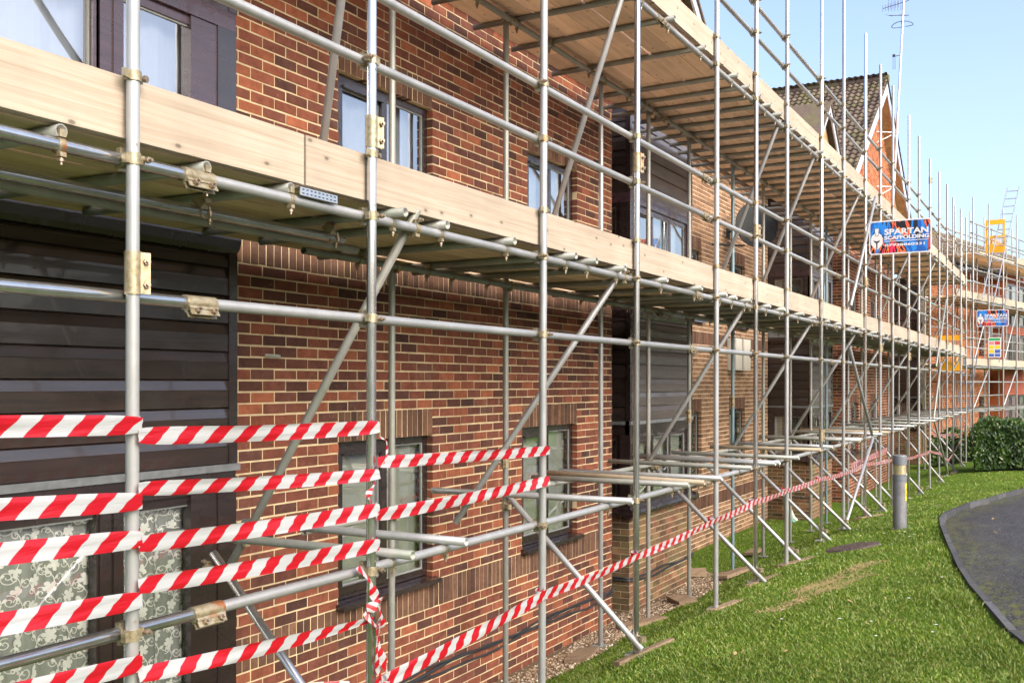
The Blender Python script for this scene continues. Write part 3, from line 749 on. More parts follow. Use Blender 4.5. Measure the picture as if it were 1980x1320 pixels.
# ---------------------------------------------------------------- clad bays
def clad_boards(thing, W, u0, u1, z0, z1, mat='clad', pitch=.172):
    z = z0
    while z < z1 - .03:
        p = min(pitch, z1 - z); mb = MB(); mb.smooth = False
        k = p / pitch
        pr = [(.014, 0), (.014, .102 * k), (.011, .106 * k), (.006, .128 * k), (-.001, .160 * k), (-.006, .170 * k), (-.010, .174 * k), (-.03, .174 * k), (-.03, 0)]
        mb.prism([W.p(u0, a, z + b) for a, b in pr], W.d * (u1 - u0))
        mb.build('cladding_board', M[mat], thing); z += p
def lace_curtain(win, W, u0, u1, z0, z1, w):
    mb = MB(); k = 60; mb.smooth = True
    off = lambda uu: .012 * math.sin(uu * 31) + .007 * math.sin(uu * 57 + 1)
    for i in range(k):
        ua, ub = u0 + (u1 - u0) * i / k, u0 + (u1 - u0) * (i + 1) / k
        mb.quad(W.p(ua, w + off(ua), z0), W.p(ub, w + off(ub), z0), W.p(ub, w + off(ub), z1), W.p(ua, w + off(ua), z1))
    net = mb.build('curtain', M['net'], win)
    mb = MB(); rg = random.Random(4)
    def P(uu, zz, lift=.006): return W.p(uu, w + lift + off(uu), zz)
    def inside(a, z): return u0 < a < u1 and z0 < z < z1
    def ribbon(pts, wd):
        for i in range(len(pts) - 1):
            (a, b), (c, d) = pts[i], pts[i + 1]
            if not (inside(a, b) and inside(c, d)): continue
            L = math.hypot(c - a, d - b) or 1; nx, nz = -(d - b) / L * wd, (c - a) / L * wd
            mb.quad(P(a - nx, b - nz), P(c - nx, d - nz), P(c + nx, d + nz), P(a + nx, b + nz))
    def spiral(cu, cz, r, a0, turns, sgn):
        ribbon([(cu + r * (1 - t) * math.cos(a0 + sgn * turns * 6.28 * t), cz + r * (1 - t) * math.sin(a0 + sgn * turns * 6.28 * t)) for t in np.linspace(0, .93, 26)], .0024)
    def petal(cu, cz, a, L, wd):
        pts = [(0, 0), (.35, .8), (.75, 1), (1, .45), (.93, 0), (1, -.45), (.75, -1), (.35, -.8)]
        q = [(cu + L * x * math.cos(a) - wd * y * math.sin(a), cz + L * x * math.sin(a) + wd * y * math.cos(a)) for x, y in pts]
        if all(inside(*e) for e in q): mb.add([P(*e, .008) for e in q], [tuple(range(8))])
    uu = u0; col = 0
    while uu < u1 + .1:
        zz = z0 + (.07 if col % 2 else 0)
        while zz < z1 + .1:
            a = uu + rg.uniform(-.015, .015); b = zz + rg.uniform(-.015, .015); kind = rg.random()
            n = 5 if kind > .35 else 3; s0 = rg.random() * 6
            for i in range(n): petal(a, b, s0 + i * (6.28 / 5), .030 + .010 * rg.random(), .0125)
            spiral(a + .055, b + .045, .030 + .01 * rg.random(), rg.random() * 6, 1.6, rg.choice((-1, 1)))
            spiral(a - .01, b + .070, .022, rg.random() * 6, 1.4, rg.choice((-1, 1)))
            ribbon([(a + .02 * math.sin(t * 5), b + t * .12) for t in np.linspace(0, 1, 10)], .0028)
            for t, s in ((.35, 1), (.6, -1), (.85, 1)):
                petal(a + .02 * math.sin(t * 5), b + t * .12, 1.57 - s * .9, .030, .0085)
            zz += .118
        uu += .100; col += 1
    mb.build('lace_pattern', M['lace'], net)
def bay(label, X0, X1, Yf=4.69, Yb=5.6, head=2.30, splits=(.34, .67), lower='blind', upper='curtain_pale', side_win=True, ztop=7.5, sill=1.2, pediment=True, side_fill='curtain_grey', lace=False, gl_up='glass_sky', plinth_single=120, cant='clad'):
    t = empty('clad_bay', (X0, Yf, 0), label, 'bay')
    W = front(Yf, X0); L = X1 - X0; S = Wall((X0, Yf), (0, 1), (-1, 0)); SL = Yb - Yf; E = Wall((X1, Yf), (0, 1), (1, 0))
    brick_wall(t, W, L, 0., sill, mat='brick_plinth', mortar='mortar_grey', single=plinth_single, zmin=-.1, zmax=1.3, name='plinth')
    brick_wall(t, S, SL, 0., sill, mat='brick_plinth', mortar='mortar_grey', single=0, name='plinth_side')
    brick_wall(t, E, SL, 0., sill, mat='brick_plinth', mortar='mortar_grey', single=0, name='plinth_side')
    mb = MB()                                                # heavy timber sill round the bay
    for Wd, a, b in ((W, -.09, L + .09), (S, -.09, SL), (E, -.09, SL)):
        q = .001 * (Wd is not W); mb.prism([Wd.p(a, -.05, sill + .11 + q), Wd.p(a, .06, sill + .10 + q), Wd.p(a, .095, sill + .05 + q), Wd.p(a, .095, sill + .02 + q), Wd.p(a, .03, sill - .005 + q), Wd.p(a, -.05, sill - .005 + q)], Wd.d * (b - a))
    mb.build('sill', M['frame'], t)
    zf = sill + .105; hd = head - .12
    for Wd, LL, nm in ((W, L, 'fascia'), (S, SL, 'fascia'), (E, SL, 'fascia')):
        mb = MB(); bar(mb, Wd, -.012 if Wd is W else .0, LL + (.012 if Wd is W else 0), hd, head, -.05, .012 + .002 * (Wd is W)); mb.build(nm, M['frame'], t)
        mb = MB(); bar(mb, Wd, -.03 if Wd is W else -.01, LL + (.035 if Wd is W else 0), head + .002, head + .045, -.04, .030 + .002 * (Wd is W)); mb.build('flashing', M['lead'], t)
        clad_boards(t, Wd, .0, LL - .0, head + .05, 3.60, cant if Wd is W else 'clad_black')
        mb = MB()                                            # rounded cornice under the lead roof strip
        mb.prism([Wd.p(-.02, .014, 3.60), Wd.p(-.02, .040, 3.63), Wd.p(-.02, .058, 3.68), Wd.p(-.02, .040, 3.73), Wd.p(-.02, -.02, 3.735), Wd.p(-.02, -.02, 3.60)], Wd.d * (LL + .04)); mb.build('cornice', M['frame'], t)
        mb = MB(); bar(mb, Wd, -.01, LL + .01, 3.737, 3.90, -.06, .045 + .002 * (Wd is W)); mb.build('lead_roof_strip', M['lead'], t)
        mb = MB(); bar(mb, Wd, -.01, LL + .01, 4.98, 5.09, -.05, .016 + .002 * (Wd is W)); mb.build('fascia', M['frame_purple'], t)
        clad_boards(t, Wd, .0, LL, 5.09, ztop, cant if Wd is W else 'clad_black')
    for Wd, a, b in ((W, -.014, .12), (W, L - .14, L + .014), (S, .0, .12), (S, SL - .12, SL), (E, 0, .12)):
        for z0, z1 in ((zf, hd), (3.90, 4.98)):
            mb = MB(); bar(mb, Wd, a, b, z0, z1, -.06, .014 + .003 * (Wd is W)); mb.build('corner_post', M['frame'], t)
    for Wd, a, b in ((W, -.02, .045), (W, L - .05, L + .02)):
        for z0, z1 in ((head + .046, 3.60), (5.09, ztop)):
            mb = MB(); bar(mb, Wd, a, b, z0, z1, -.04, .021); mb.build('corner_trim', M['frame'], t)
    wins = [window(t, W, .12, L - .14, zf, hd, w=-.01, split=splits, fill=lower if not lace else 'none', sill=False, vent=not lace, back=.6),
            window(t, W, .12, L - .14, 3.90, 4.98, w=-.01, split=splits, fill=upper, glass=gl_up, sill=False, fmat='frame_purple', back=.6)]
    if lace: lace_curtain(wins[0], W, .14, L - .16, zf + .02, hd - .01, -.10)
    if side_win:
        window(t, S, .12, SL - .12, zf, hd, w=-.01, split=(), fill=side_fill, sill=False, vent=False, back=.3)
        window(t, S, .12, SL - .12, 3.90, 4.98, w=-.01, split=(), fill=side_fill, sill=False, vent=False, back=.3)
    if pediment:
        xm = (X0 + X1) / 2; hwid = L / 2 + .28; zt = ztop; za = ztop + 1.15; yp = Yf - .12
        mb = MB(); mb.prism([(xm - hwid + .1, yp + .1, zt), (xm + hwid - .1, yp + .1, zt), (xm, yp + .1, za - .12)], (0, 1.3, 0)); mb.build('gable_panel', M['soffit_wood'], t)
        for s in (-1, 1):
            a = Vector((xm + s * hwid * 1.08, yp - .06, zt - .07)); b = Vector((xm, yp - .06, za)); mb = MB()
            mb.prism([a, b, b + Vector((0, 0, -.17)), a + Vector((0, 0, -.17))], (0, .03, 0)); mb.build('bargeboard', M['white_paint'], t)
            a = a + Vector((0, -.03, .004)); b = b + Vector((0, -.03, .004)); mb = MB(); mb.prism([a, b, b + Vector((0, 0, .05)), a + Vector((0, 0, .05))], (0, 2.6, 0)); mb.build('roof_slope', M['tile'], t)
    return t, W
b0, W0 = bay('near dark rosewood-clad bay with lace-curtained window, at the left end behind red and white tape', 2.1, 4.76, 4.60, 5.3, head=2.26, splits=(.653,), lace=True, sill=.72, upper='curtain_pale', side_win=False, pediment=False, plinth_single=0)
# the wide mullions of the near bay
for z0, z1, m in ((.83, 2.14, 'frame'), (3.90, 4.98, 'frame_purple')):
    mb = MB(); bar(mb, W0, 1.64, 1.82, z0, z1, -.055, .008); bar(mb, W0, 1.655, 1.72, z0, z1, .008, .018); bar(mb, W0, 1.745, 1.805, z0, z1, .008, .018); mb.build('mullion', M[m], b0)
    mb = MB(); bar(mb, W0, 2.31, 2.53, z0, z1, -.055, .008); mb.build('jamb_panel', M[m], b0)
b1, W1 = bay('dark clad bay with brick plinth, first beyond the red brick front', 11.45, 13.67, cant='clad_sky_sheen')
b2, W2 = bay('dark clad bay with a gabled top, between the buff front and the gabled house', 21.05, 23.05, plinth_single=0, cant='clad_sky_sheen')
b3, W3 = bay('farthest dark clad bay with frilled net curtain in its side window', 37.4, 39.6, side_fill='curtain_pale', plinth_single=0, pediment=False, ztop=6.4, cant='clad_sky_sheen')
for X0, X1 in ((10.9, 11.5), (23.0, 24.7), (31.0, 37.45)):   # recessed brick strips between the projecting fronts
    g = empty('recessed_wall', ((X0 + X1) / 2, 5.58, 0), {10.9: 'narrow dark brick strip in the slot beside the first clad bay', 23.0: 'short recessed brick strip beside the gabled house', 31.0: 'recessed dark brick wall between the gabled house and the farthest clad bay'}[X0], 'wall')
    brick_wall(g, front(5.58, X0), X1 - X0, 0., 6.6, single=0)
# roofs beyond the gable
fr = empty('tiled_roof', (34.5, 6, 7), 'mossy tiled roof between the big gable and the farthest bay', 'roof')
mb = MB(); mb.prism([(31.2, 4.35, 7.15), (39.9, 4.35, 7.15), (39.9, 7.5, 9.9), (33.2, 7.5, 9.9)], (0, .0, .08)); mb.build('roof_slope', M['tile'], fr)
mb = MB(); mb.box((35.4, 4.32, 7.1), (8.6, .12, .13)); mb.build('gutter', M['brown_cap'], fr)
mb = MB(); mb.box((35.4, 4.47, 6.85), (8.6, .2, .3)); mb.build('fascia', M['soffit_wood'], fr)

# ---------------------------------------------------------------- far wing, turned 12 degrees
A_ = R(12.3); wd = (math.cos(A_), -math.sin(A_)); wn_ = (-math.sin(A_), -math.cos(A_))
PW = (36.7 + 1.68 * math.sin(A_), 2.97 + 1.68 * math.cos(A_))
WW = Wall(PW, wd, wn_)
hW = empty('brick_house', (*PW, 0), 'far orange brick wing turned towards the path, behind the hedge', 'house')
opW = [(6.3, 6.95, 1.0, 2.3), (6.3, 6.95, 3.9, 5.0)]
Wsub = Wall(WW.p(.9, 0, 0).xy, wd, wn_)
opW2 = [(a - .9, b - .9, c, d) for a, b, c, d in opW]
brick_wall(hW, Wsub, 15., 0., 7.0, opW2, [], mat='brick_orange', single=0, zmin=0)
for a, b, c, d in opW2: window(hW, Wsub, a, b, c, d, fill='curtain_grey')
# projecting bay on the wing: tile-hung skirts, dark glazing
mb = MB()
BW = Wall(WW.p(7.6, .55, 0).xy, wd, wn_)
for z0, z1, m in ((0., .9, 'brick_orange'), (2.35, 3.35, 'tile_red'), (4.75, 5.05, 'tile_red'), (6.75, 7.1, 'tile_red')):
    mb = MB(); bar(mb, BW, 0, 7.5, z0, z1, -.6, .0); mb.build('bay_skirt', M[m], hW)
for c, z0, z1 in ((9, 2.35, 3.35), (3, 4.75, 5.05)):
    mb = MB()
    for i in range(c):
        z = z0 + (z1 - z0) * i / c; mb.prism([BW.p(-.02, .0, z), BW.p(-.02, .032, z), BW.p(-.02, .008, z + (z1 - z0) / c), BW.p(-.02, .0, z + (z1 - z0) / c)], BW.d * 7.55)
    mb.build('hung_tiles', M['tile_red'], hW)
for z0, z1, fl in ((.9, 2.35, 'curtain_purple'), (3.35, 4.75, 'none'), (5.05, 6.75, 'curtain_grey')):
    window(hW, BW, 0.02, 2.0, z0, z1, w=-.02, split=(.5,), fill=fl, glass='glass', sill=False, fmat='frame_purple', back=.5)
    window(hW, BW, 2.02, 4.6, z0, z1, w=-.02, split=(.33, .66), fill='curtain_grey', glass='glass', sill=False, fmat='frame_purple', back=.5)
for z0, z1 in ((0, 7.0),):
    mb = MB(); S_ = Wall(WW.p(7.6, .55, 0).xy, (-wn_[0], -wn_[1]), (-wd[0], -wd[1])); bar(mb, S_, 0, .6, z0, z1, -.02, .0); mb.build('bay_cheek', M['brick_orange'], hW)
rW = empty('tiled_roof', WW.p(8, 0, 7), 'far brown tiled roof of the turned wing, rising behind the ladder', 'roof')
def wing_roof():
    e0 = WW.p(-3.5, .45, 6.95); along = WW.d; upv = (-WW.n * 2.2 + Vector((0, 0, 1.75))).normalized(); nrm = along.cross(upv); nrm = nrm if nrm.z > 0 else -nrm
    mb = MB(); mb.add([e0, e0 + along * 24, e0 + along * 24 + upv * 3.0, e0 + upv * 3.0], [(0, 1, 2, 3)]); mb.build('roof_slope', M['tile'], rW)
    mb = MB(); k = 5
    for i in range(9):
        for j in range(66):
            o = e0 + along * (j * .33) + upv * (i * .33) + nrm * .03; mb.rnd = random.random(); vs = []
            for y, dz in ((0, .03), (.37, 0)):
                for q in range(k + 1): vs.append(o + along * (.33 * q / k) + upv * y + nrm * (dz + .03 * math.sin(6.283 * q / k)))
            mb.add(vs, [(q, q + 1, k + 2 + q, k + 1 + q) for q in range(k)])
    tag(mb.build('roof_tiles', M['tile'], rW, attr=True), kind='stuff')
    mb = MB(); mb.prism([e0 + Vector((0, 0, -.05)), e0 - WW.n * -.1 + Vector((0, 0, -.05)), e0 - WW.n * -.1 + Vector((0, 0, -.18)), e0 + Vector((0, 0, -.18))], along * 24); mb.build('gutter', M['brown_cap'], rW)
    mb = MB(); mb.cyl(e0 + upv * 3.03, e0 + upv * 3.03 + along * 24, .10, 8); mb.build('ridge_tiles', M['tile'], rW)
wing_roof()

# ---------------------------------------------------------------- scaffold
RT = .0242
def tube_mesh(name, mat, n=16):
    ro, ri = RT, RT - .004; vs = []; fs = []; sm = []
    for z in (0, 1):
        for r in (ro, ri): vs += [(r * math.cos(6.2832 * i / n), r * math.sin(6.2832 * i / n), z) for i in range(n)]
    o = lambda ring_, i: ring_ * n + i % n          # rings: 0 out-bottom, 1 in-bottom, 2 out-top, 3 in-top
    for i in range(n):
        fs.append((o(0, i), o(0, i + 1), o(2, i + 1), o(2, i))); sm.append(True)
        fs.append((o(1, i + 1), o(1, i), o(3, i), o(3, i + 1))); sm.append(True)
        fs.append((o(0, i + 1), o(0, i), o(1, i), o(1, i + 1))); sm.append(False)
        fs.append((o(2, i), o(2, i + 1), o(3, i + 1), o(3, i))); sm.append(False)
    me = bpy.data.meshes.new(name); me.from_pydata(vs, [], fs); me.materials.append(M[mat]); me.polygons.foreach_set('use_smooth', sm); me.update(); return me
TUBE = {k: tube_mesh('tube', k) for k in ('tube', 'tube_old', 'tube_shiny', 'tube_timber', 'tube_blue')}
def tube(name, a, b, parent, mat='tube'):
    a = Vector(a); b = Vector(b); d = b - a; q = d.to_track_quat('Z', 'Y').to_matrix().to_4x4()
    return inst(name, TUBE[mat], Matrix.Translation(a) @ q @ Matrix.Diagonal((1, 1, d.length, 1)), parent)
def mk_coupler(name, mats):
    mb = MB(); h = .026
    def band(ax, c, gap=0.):
        c = Vector(c); mb.cyl(c - ax * h, c + ax * h, .0295, 14, True)
    X_, Y_, Z_ = Vector((1, 0, 0)), Vector((0, 1, 0)), Vector((0, 0, 1))
    h = .021; band(Z_, (0, 0, 0)); band(X_, (0, .0485, 0))
    mb.box((-.034, -.004, 0), (.018, .024, .036)); mb.box((.036, -.002, 0), (.020, .018, .032)); mb.box((-.004, .0485, .034), (.036, .022, .018)); mb.box((0, .052, -.034), (.036, .018, .016))
    mb.cur = 1
    mb.cyl((.045, -.050, 0), (.045, .020, 0), .0065, 8); mb.cyl((.045, -.036, 0), (.045, -.022, 0), .0125, 6)
    mb.cyl((0, .020, .045), (0, -.024, .052), .0065, 8); mb.cyl((0, -.002, .048), (0, -.014, .050), .0125, 6)
    return mb.mesh(name, mats, False)[0]
CPL = mk_coupler('coupler', [M['clamp'], M['bolt']])
def mk_clip():                                    # hook clip that holds a transom on a ledger: local x along the ledger, tube axis at origin
    mb = MB(); mb.cyl((-.012, 0, 0), (.012, 0, 0), .0285, 14, True); mb.box((0, 0, .040), (.026, .045, .026)); mb.box((0, -.012, -.033), (.024, .024, .016))
    mb.cur = 1; mb.cyl((0, -.012, -.03), (0, -.012, -.068), .0055, 8); mb.cyl((0, -.012, -.046), (0, -.012, -.057), .0105, 6)
    return mb.mesh('putlog_clip', [M['clamp'], M['bolt']], False)[0]
CLIP = mk_clip()
def mk_sleeve():                                  # local z along the tube
    mb = MB(); mb.cyl((0, 0, -.078), (0, 0, .078), .0300, 16, True)
    mb.box((.043, -.010, 0), (.036, .005, .15)); mb.box((.043, .010, 0), (.036, .005, .15)); mb.box((.026, 0, 0), (.020, .034, .150))
    mb.cur = 1
    for z in (-.042, .042):
        mb.cyl((.046, -.042, z), (.046, .030, z), .0060, 8); mb.cyl((.046, -.028, z), (.046, -.015, z), .0130, 6); mb.cyl((.046, .014, z), (.046, .022, z), .0130, 6)
    return mb.mesh('sleeve_coupler', [M['clamp'], M['bolt']], False)[0]
SLV = mk_sleeve()
def mk_band():                                    # board clip: a single band with a long bolt
    mb = MB(); mb.cyl((0, 0, -.018), (0, 0, .018), .0305, 14, True); mb.box((-.045, .0, 0), (.035, .014, .030)); mb.box((.038, .0, 0), (.026, .02, .030))
    mb.cur = 1; mb.cyl((.040, -.034, 0), (.040, .028, 0), .0065, 8); mb.cyl((.040, -.034, 0), (.040, -.020, 0), .013, 6)
    return mb.mesh('board_clip', [M['clamp'], M['bolt']], False)[0]
BCLIP = mk_band()
S1 = lambda z: 2.8 + (z - 2.8) * 1.016            # heights were read on the plane of the standards, rails sit just behind it
SX = [.95, 2.60, 4.04, 5.87, 7.47, 9.49, 10.86, 12.20, 14.08, 15.58, 17.36, 18.81, 20.19, 22.28, 23.82, 25.75, 27.61, 29.37, 30.93, 33.09, 34.75]
YO, YR, YI, YIR = 3.0, 3.049, 4.20, 4.151
ZL1, ZG, ZL2, ZR1, ZR2, ZL3, ZR3, ZR4 = (S1(z) for z in (1.905, 3.11, 3.60, 4.345, 4.695, 5.79, 6.50, 6.84))
scf = empty('scaffold', (18, 3.6, .3), 'long two-lift tube scaffold with timber decks along the whole brick front', 'scaffold')
def lean(X, z): return X + (.002 if X < 5 else .007) * (z - 2.8)
TOPS = {17.36: 8.48, 18.81: 8.37, 20.19: 8.35, 22.28: 8.28, 23.82: 8.18, 25.75: 8.05, 27.61: 8.09, 29.37: 8.08, 30.93: 7.97, 33.09: 7.98, 34.75: 7.96}
STD = {}
for i, X in enumerate(SX):
    z0 = float(terr(X, YO)) + .01; z1 = TOPS.get(X, 8.6)
    m = {2: 'tube_shiny', 4: 'tube_shiny', 6: 'tube_shiny', 8: 'tube_shiny', 10: 'tube_shiny', 13: 'tube_shiny'}.get(i, 'tube' if i != 0 else 'tube_old')
    s = tube('standard', (lean(X, z0), YO, z0), (lean(X, z1), YO, z1), scf, m); STD[X] = s
    for z in (ZL1, ZG, ZL2, ZR1, ZR2, ZL3, ZR3, ZR4):
        if X < 2 or (X < 4.5 and z > 5) or (X < 3 and z > 4.2): continue
        tw = random.gauss(0, .05)
        mat = frame((lean(X, z), YO, z), (-1, 0, 0), (0, 1, 0), (0, 0, -1)) if random.random() < .5 else frame((lean(X, z), YO, z), (1, 0, 0), (0, 1, 0), (0, 0, 1))
        if X > 2.6 or z != ZG: inst('coupler', CPL, mat @ Matrix.Rotation(tw, 4, 'Y'), s)
    for z in ((S1(3.895), 6.10) if X > 2 else ()):
        inst('board_clip', BCLIP, frame((lean(X, z), YO, z), (1, 0, 0), (0, 1, 0), (0, 0, 1)) @ Matrix.Rotation(R(18), 4, 'Z'), s)
    mb = MB(); mb.box((lean(X, z0), YO, z0 + .003), (.14, .14, .006)); mb.build('base_plate', M['tube_old'], s)
for X, z in ((2.60, 3.20), (4.04, 4.02), (7.47, 4.52), (10.86, 4.42), (18.81, 3.42), (22.28, 3.35), (17.36, 4.44), (25.75, 7.55), (29.37, 3.9), (14.08, 2.1)):
    s = STD[X]; inst('sleeve_coupler', SLV, frame((lean(X, z), YO, z), Vector((.9, -.44, 0)).normalized(), Vector((.44, .9, 0)).normalized(), (0, 0, 1)), s)
INN = {}
for i, X in enumerate(SX[3:]):
    X2 = X + random.uniform(-.06, .06) if X > 6 else X + .02; z0 = float(terr(X2, YI)) + .03; z1 = random.choice((ZL3 + .12, ZL3 + .12, 7.15))
    if X2 < 11: z1 = ZL3 + .10
    s = tube('standard', (X2, YI, z0), (X2 + .01, YI, z1), scf, 'tube_blue' if i in (5, 9) else random.choice(('tube_old', 'tube', 'tube_old'))); INN[X] = (X2, s)
    for z in (ZL1, ZL2, ZL3): inst('coupler', CPL, frame((X2, YI, z), (1, 0, 0), (0, -1, 0), (0, 0, -1)), s)
    mb = MB(); mb.box((X2, YI, z0 + .003), (.14, .14, .006)); mb.build('base_plate', M['tube_old'], s)
    if i in (1, 4, 5): inst('sleeve_coupler', SLV, frame((X2, YI, (2.17, 2.4, 2.55)[(1, 4, 5).index(i)]), (-1, 0, 0), (0, -1, 0), (0, 0, 1)), s)
def run(name, z, y, breaks, mats):
    for (a, b), m in zip(zip(breaks, breaks[1:]), mats):
        t = tube(name, (a, y, z + .003 * math.sin(a * 3)), (b - .004, y, z + .003 * math.sin(b * 3)), scf, m)
        if b < 34: inst('sleeve_coupler', SLV, frame((b, y, z + .003 * math.sin(b * 3)), (0, -.5, -.866), (0, .866, -.5), (1, 0, 0)), t)
run('ledger', ZL1, YR, [-1.2, 3.01, 9.3, 15.0, 21.2, 27.2, 35.1], ['tube_shiny', 'tube', 'tube', 'tube', 'tube', 'tube'])
run('guard_rail', ZG, YR, [-1.2, 2.97, 8.9, 14.9, 21.0, 26.9, 35.6], ['tube_shiny', 'tube', 'tube', 'tube', 'tube', 'tube'])
run('ledger', ZL2, YR, [-1.2, 2.96, 9.05, 15.1, 21.1, 27.1, 35.3], ['tube_shiny', 'tube', 'tube', 'tube', 'tube', 'tube'])
run('guard_rail', ZR1, YR, [3.0, 9.28, 15.3, 21.4, 27.4, 35.4], ['tube'] * 5)
run('guard_rail', ZR2, YR, [3.05, 9.25, 15.2, 21.3, 27.3, 35.5], ['tube'] * 5)
run('ledger', ZL3, YR, [2, 8.1, 14.2, 20.3, 26.4, 34.9], ['tube'] * 5)
run('guard_rail', ZR3, YR, [2, 8.3, 14.4, 20.5, 26.6, 35.2], ['tube'] * 5)
run('guard_rail', ZR4, YR, [2, 8.2, 14.3, 20.4, 26.5, 35.2], ['tube'] * 5)
run('ledger', ZL1, YIR, [4.9, 10.9, 16.9, 22.9, 28.9, 35], ['tube_old'] * 5)
run('ledger', ZL2, YIR, [4.9, 11.0, 17, 23, 29, 35], ['tube_old'] * 5)
run('ledger', ZL3, YIR, [4.9, 11.1, 17, 23, 29, 35], ['tube_old'] * 5)
tube('ledger', (-.5, 3.42, ZL2 - .05), (4.35, 3.42, ZL2 - .05), scf, 'tube_shiny')        # short loose ledger under the first deck bays
tube('ledger', (-.5, 3.75, ZL2 - .02), (4.9, 3.75, ZL2 - .02), scf, 'tube_old')
inst('coupler', CPL, frame((4.25, 3.42, ZL2 - .05), (1, 0, 0), (0, 0, 1), (0, -1, 0)), scf); inst('coupler', CPL, frame((3.35, 3.42, ZL2 - .05), (1, 0, 0), (0, 0, 1), (0, -1, 0)), scf)
# transoms
T1 = [4.27, 4.77, 7.01, 8.37, 8.62, 9.08, 10.35, 11.0, 11.15, 12.0, 13.6, 14.3, 16.1, 16.5, 18.3, 19.0, 20.4, 22.0, 23.5, 25.4, 27.2, 29.0, 31.0, 33.0]
for i, X in enumerate(T1):
    y0 = 2.86 + random.uniform(-.06, .06); y1 = 4.45 + random.uniform(-.15, .15); sk = random.uniform(-.05, .05)
    if i < 3: sk = (-.06, -.1, -.12)[i]
    t = tube('transom', (X, y0, ZL1 + .0485), (X + sk, y1, ZL1 + .0485 + random.uniform(-.005, .03)), scf, 'tube_timber' if i in (4, 10, 15) else ('tube_old' if i % 3 == 0 else 'tube'))
    inst('putlog_clip', CLIP, frame((X, YR, ZL1), (1, 0, 0), (0, 1, 0), (0, 0, 1)), t)
T2 = [1.2, 2.33, 3.0, 3.5, 4.27, 4.72, 5.45, 6.28, 6.62, 7.15, 8.1, 8.95, 9.7, 10.1, 10.55, 11.4, 12.0, 12.9, 13.7, 14.6, 15.3, 16.4, 17.2, 18.2, 19.2, 20.5, 21.6, 22.7, 23.9, 25.2, 26.5, 27.9, 29.3, 30.8, 32.3, 33.8, 34.6]
for i, X in enumerate(T2):
    y0 = 2.975 + random.uniform(-.02, .02) if X > 4 else 3.035
    t = tube('transom', (X, y0, ZL2 + .0485), (X + random.uniform(-.04, .04), 4.42 + random.uniform(-.1, .1), ZL2 + .0485), scf, 'tube_old')
    inst('putlog_clip', CLIP, frame((X, YR, ZL2), (1, 0, 0), (0, 1, 0), (0, 0, 1)), t)
    if X > 4.9: inst('putlog_clip', CLIP, frame((X, YIR, ZL2), (1, 0, 0), (0, -1, 0), (0, 0, 1)), t)
T3 = [5.2, 6.1, 7.0, 7.66, 8.27, 9.13, 10.1, 10.55, 10.95, 11.35, 11.8, 12.25, 12.6, 13.1, 13.6, 14.0, 14.5, 15.0, 15.5, 16.0, 16.5, 17.0, 17.6, 18.1, 18.7, 19.3, 19.9, 20.6, 21.3, 22.0, 22.8, 23.6, 24.5, 25.5, 26.6, 27.8, 29.1, 30.5, 32, 33.5, 34.5]
for i, X in enumerate(T3):
    y0 = 2.975 + random.uniform(-.025, .02); y1 = 4.57 + (random.uniform(-.03, .03) if X < 10.5 else random.uniform(-.05, .45))
    t = tube('transom', (X, y0, ZL3 + .0485), (X + random.uniform(-.02, .06), y1, ZL3 + .0485), scf, 'tube_old')
    inst('putlog_clip', CLIP, frame((X, YR, ZL3), (1, 0, 0), (0, 1, 0), (0, 0, 1)), t)
    inst('putlog_clip', CLIP, frame((X, YIR, ZL3), (1, 0, 0), (0, -1, 0), (0, 0, 1)), t)
# section braces between the two rows of standards
for Xa, Xb in ((4.49, 4.42), (7.33, 6.95), (10.78, 10.75), (13.95, 14.0), (17.1, 17.3), (20.0, 20.2), (23.6, 23.8), (27.3, 27.6), (30.8, 30.9), (34.4, 34.6)):
    a = Vector((Xa, 3.09, ZL2 + .02)); b = Vector((Xb, 4.26, ZL1 - .10)); d = (b - a).normalized(); t = tube('brace', a - d * .10, b + d * .12, scf, 'tube_old' if Xa < 5 else 'tube')
    inst('coupler', CPL, frame((Xa, YR, ZL2), (0, 0, 1), (0, 1, 0), (-1, 0, 0)), t); inst('coupler', CPL, frame((Xb, YIR + .02, ZL1 + .02), (0, 0, 1), (0, 1, 0), (-1, 0, 0)), t)
for Xa, Xb in ((4.15, 4.95), (7.40, 7.95), (12.1, 12.75), (14.0, 14.6), (17.2, 17.6), (20.1, 20.6), (23.7, 24.2), (27.5, 27.9), (30.8, 31.2), (34.3, 34.5)):
    a = Vector((Xa, 3.10, ZL3 - .05)); b = Vector((Xb, 4.12, 3.78)); d = (b - a).normalized(); tube('brace', a - d * .12, b, scf, 'tube')
for X in (4.1, 7.45, 10.85, 12.45, 14.1, 15.5, 17.3, 18.8, 20.2, 23.8, 27.6, 30.9, 33.1):
    zb = float(terr(X, YO)); a = Vector((X + .07, 4.14, ZL1 - .06)); b = Vector((X - .03, 2.97, zb + .10)); d = (b - a).normalized(); t = tube('brace', a - d * .05, b + d * (.12 if X > 9 else .05), scf, 'tube_shiny' if X < 5 else 'tube')
    inst('coupler', CPL, frame((X, YO - .01, zb + .14), (0, 0, 1), (0, -1, 0), (1, 0, 0)), t); inst('coupler', CPL, frame((X + .06, YI, ZL1 - .12), (0, 0, 1), (0, -1, 0), (1, 0, 0)), t)
# facade braces zigzag on the outer face
for a, b in (((15.75, 2.95, 3.35), (17.65, 2.94, 1.95)), ((17.65, 2.93, 1.9), (15.55, 2.95, .78)), ((15.8, 2.94, 3.95), (17.9, 2.93, 5.9)), ((26.4, 2.94, 3.2), (28.6, 2.94, 4.95)), ((25.9, 2.94, 1.95), (27.4, 2.94, 3.3)), ((26.1, 2.94, 1.9), (29.0, 2.94, .45))):
    t = tube('brace', a, b, scf, 'tube' if a[0] < 20 else 'tube_old')
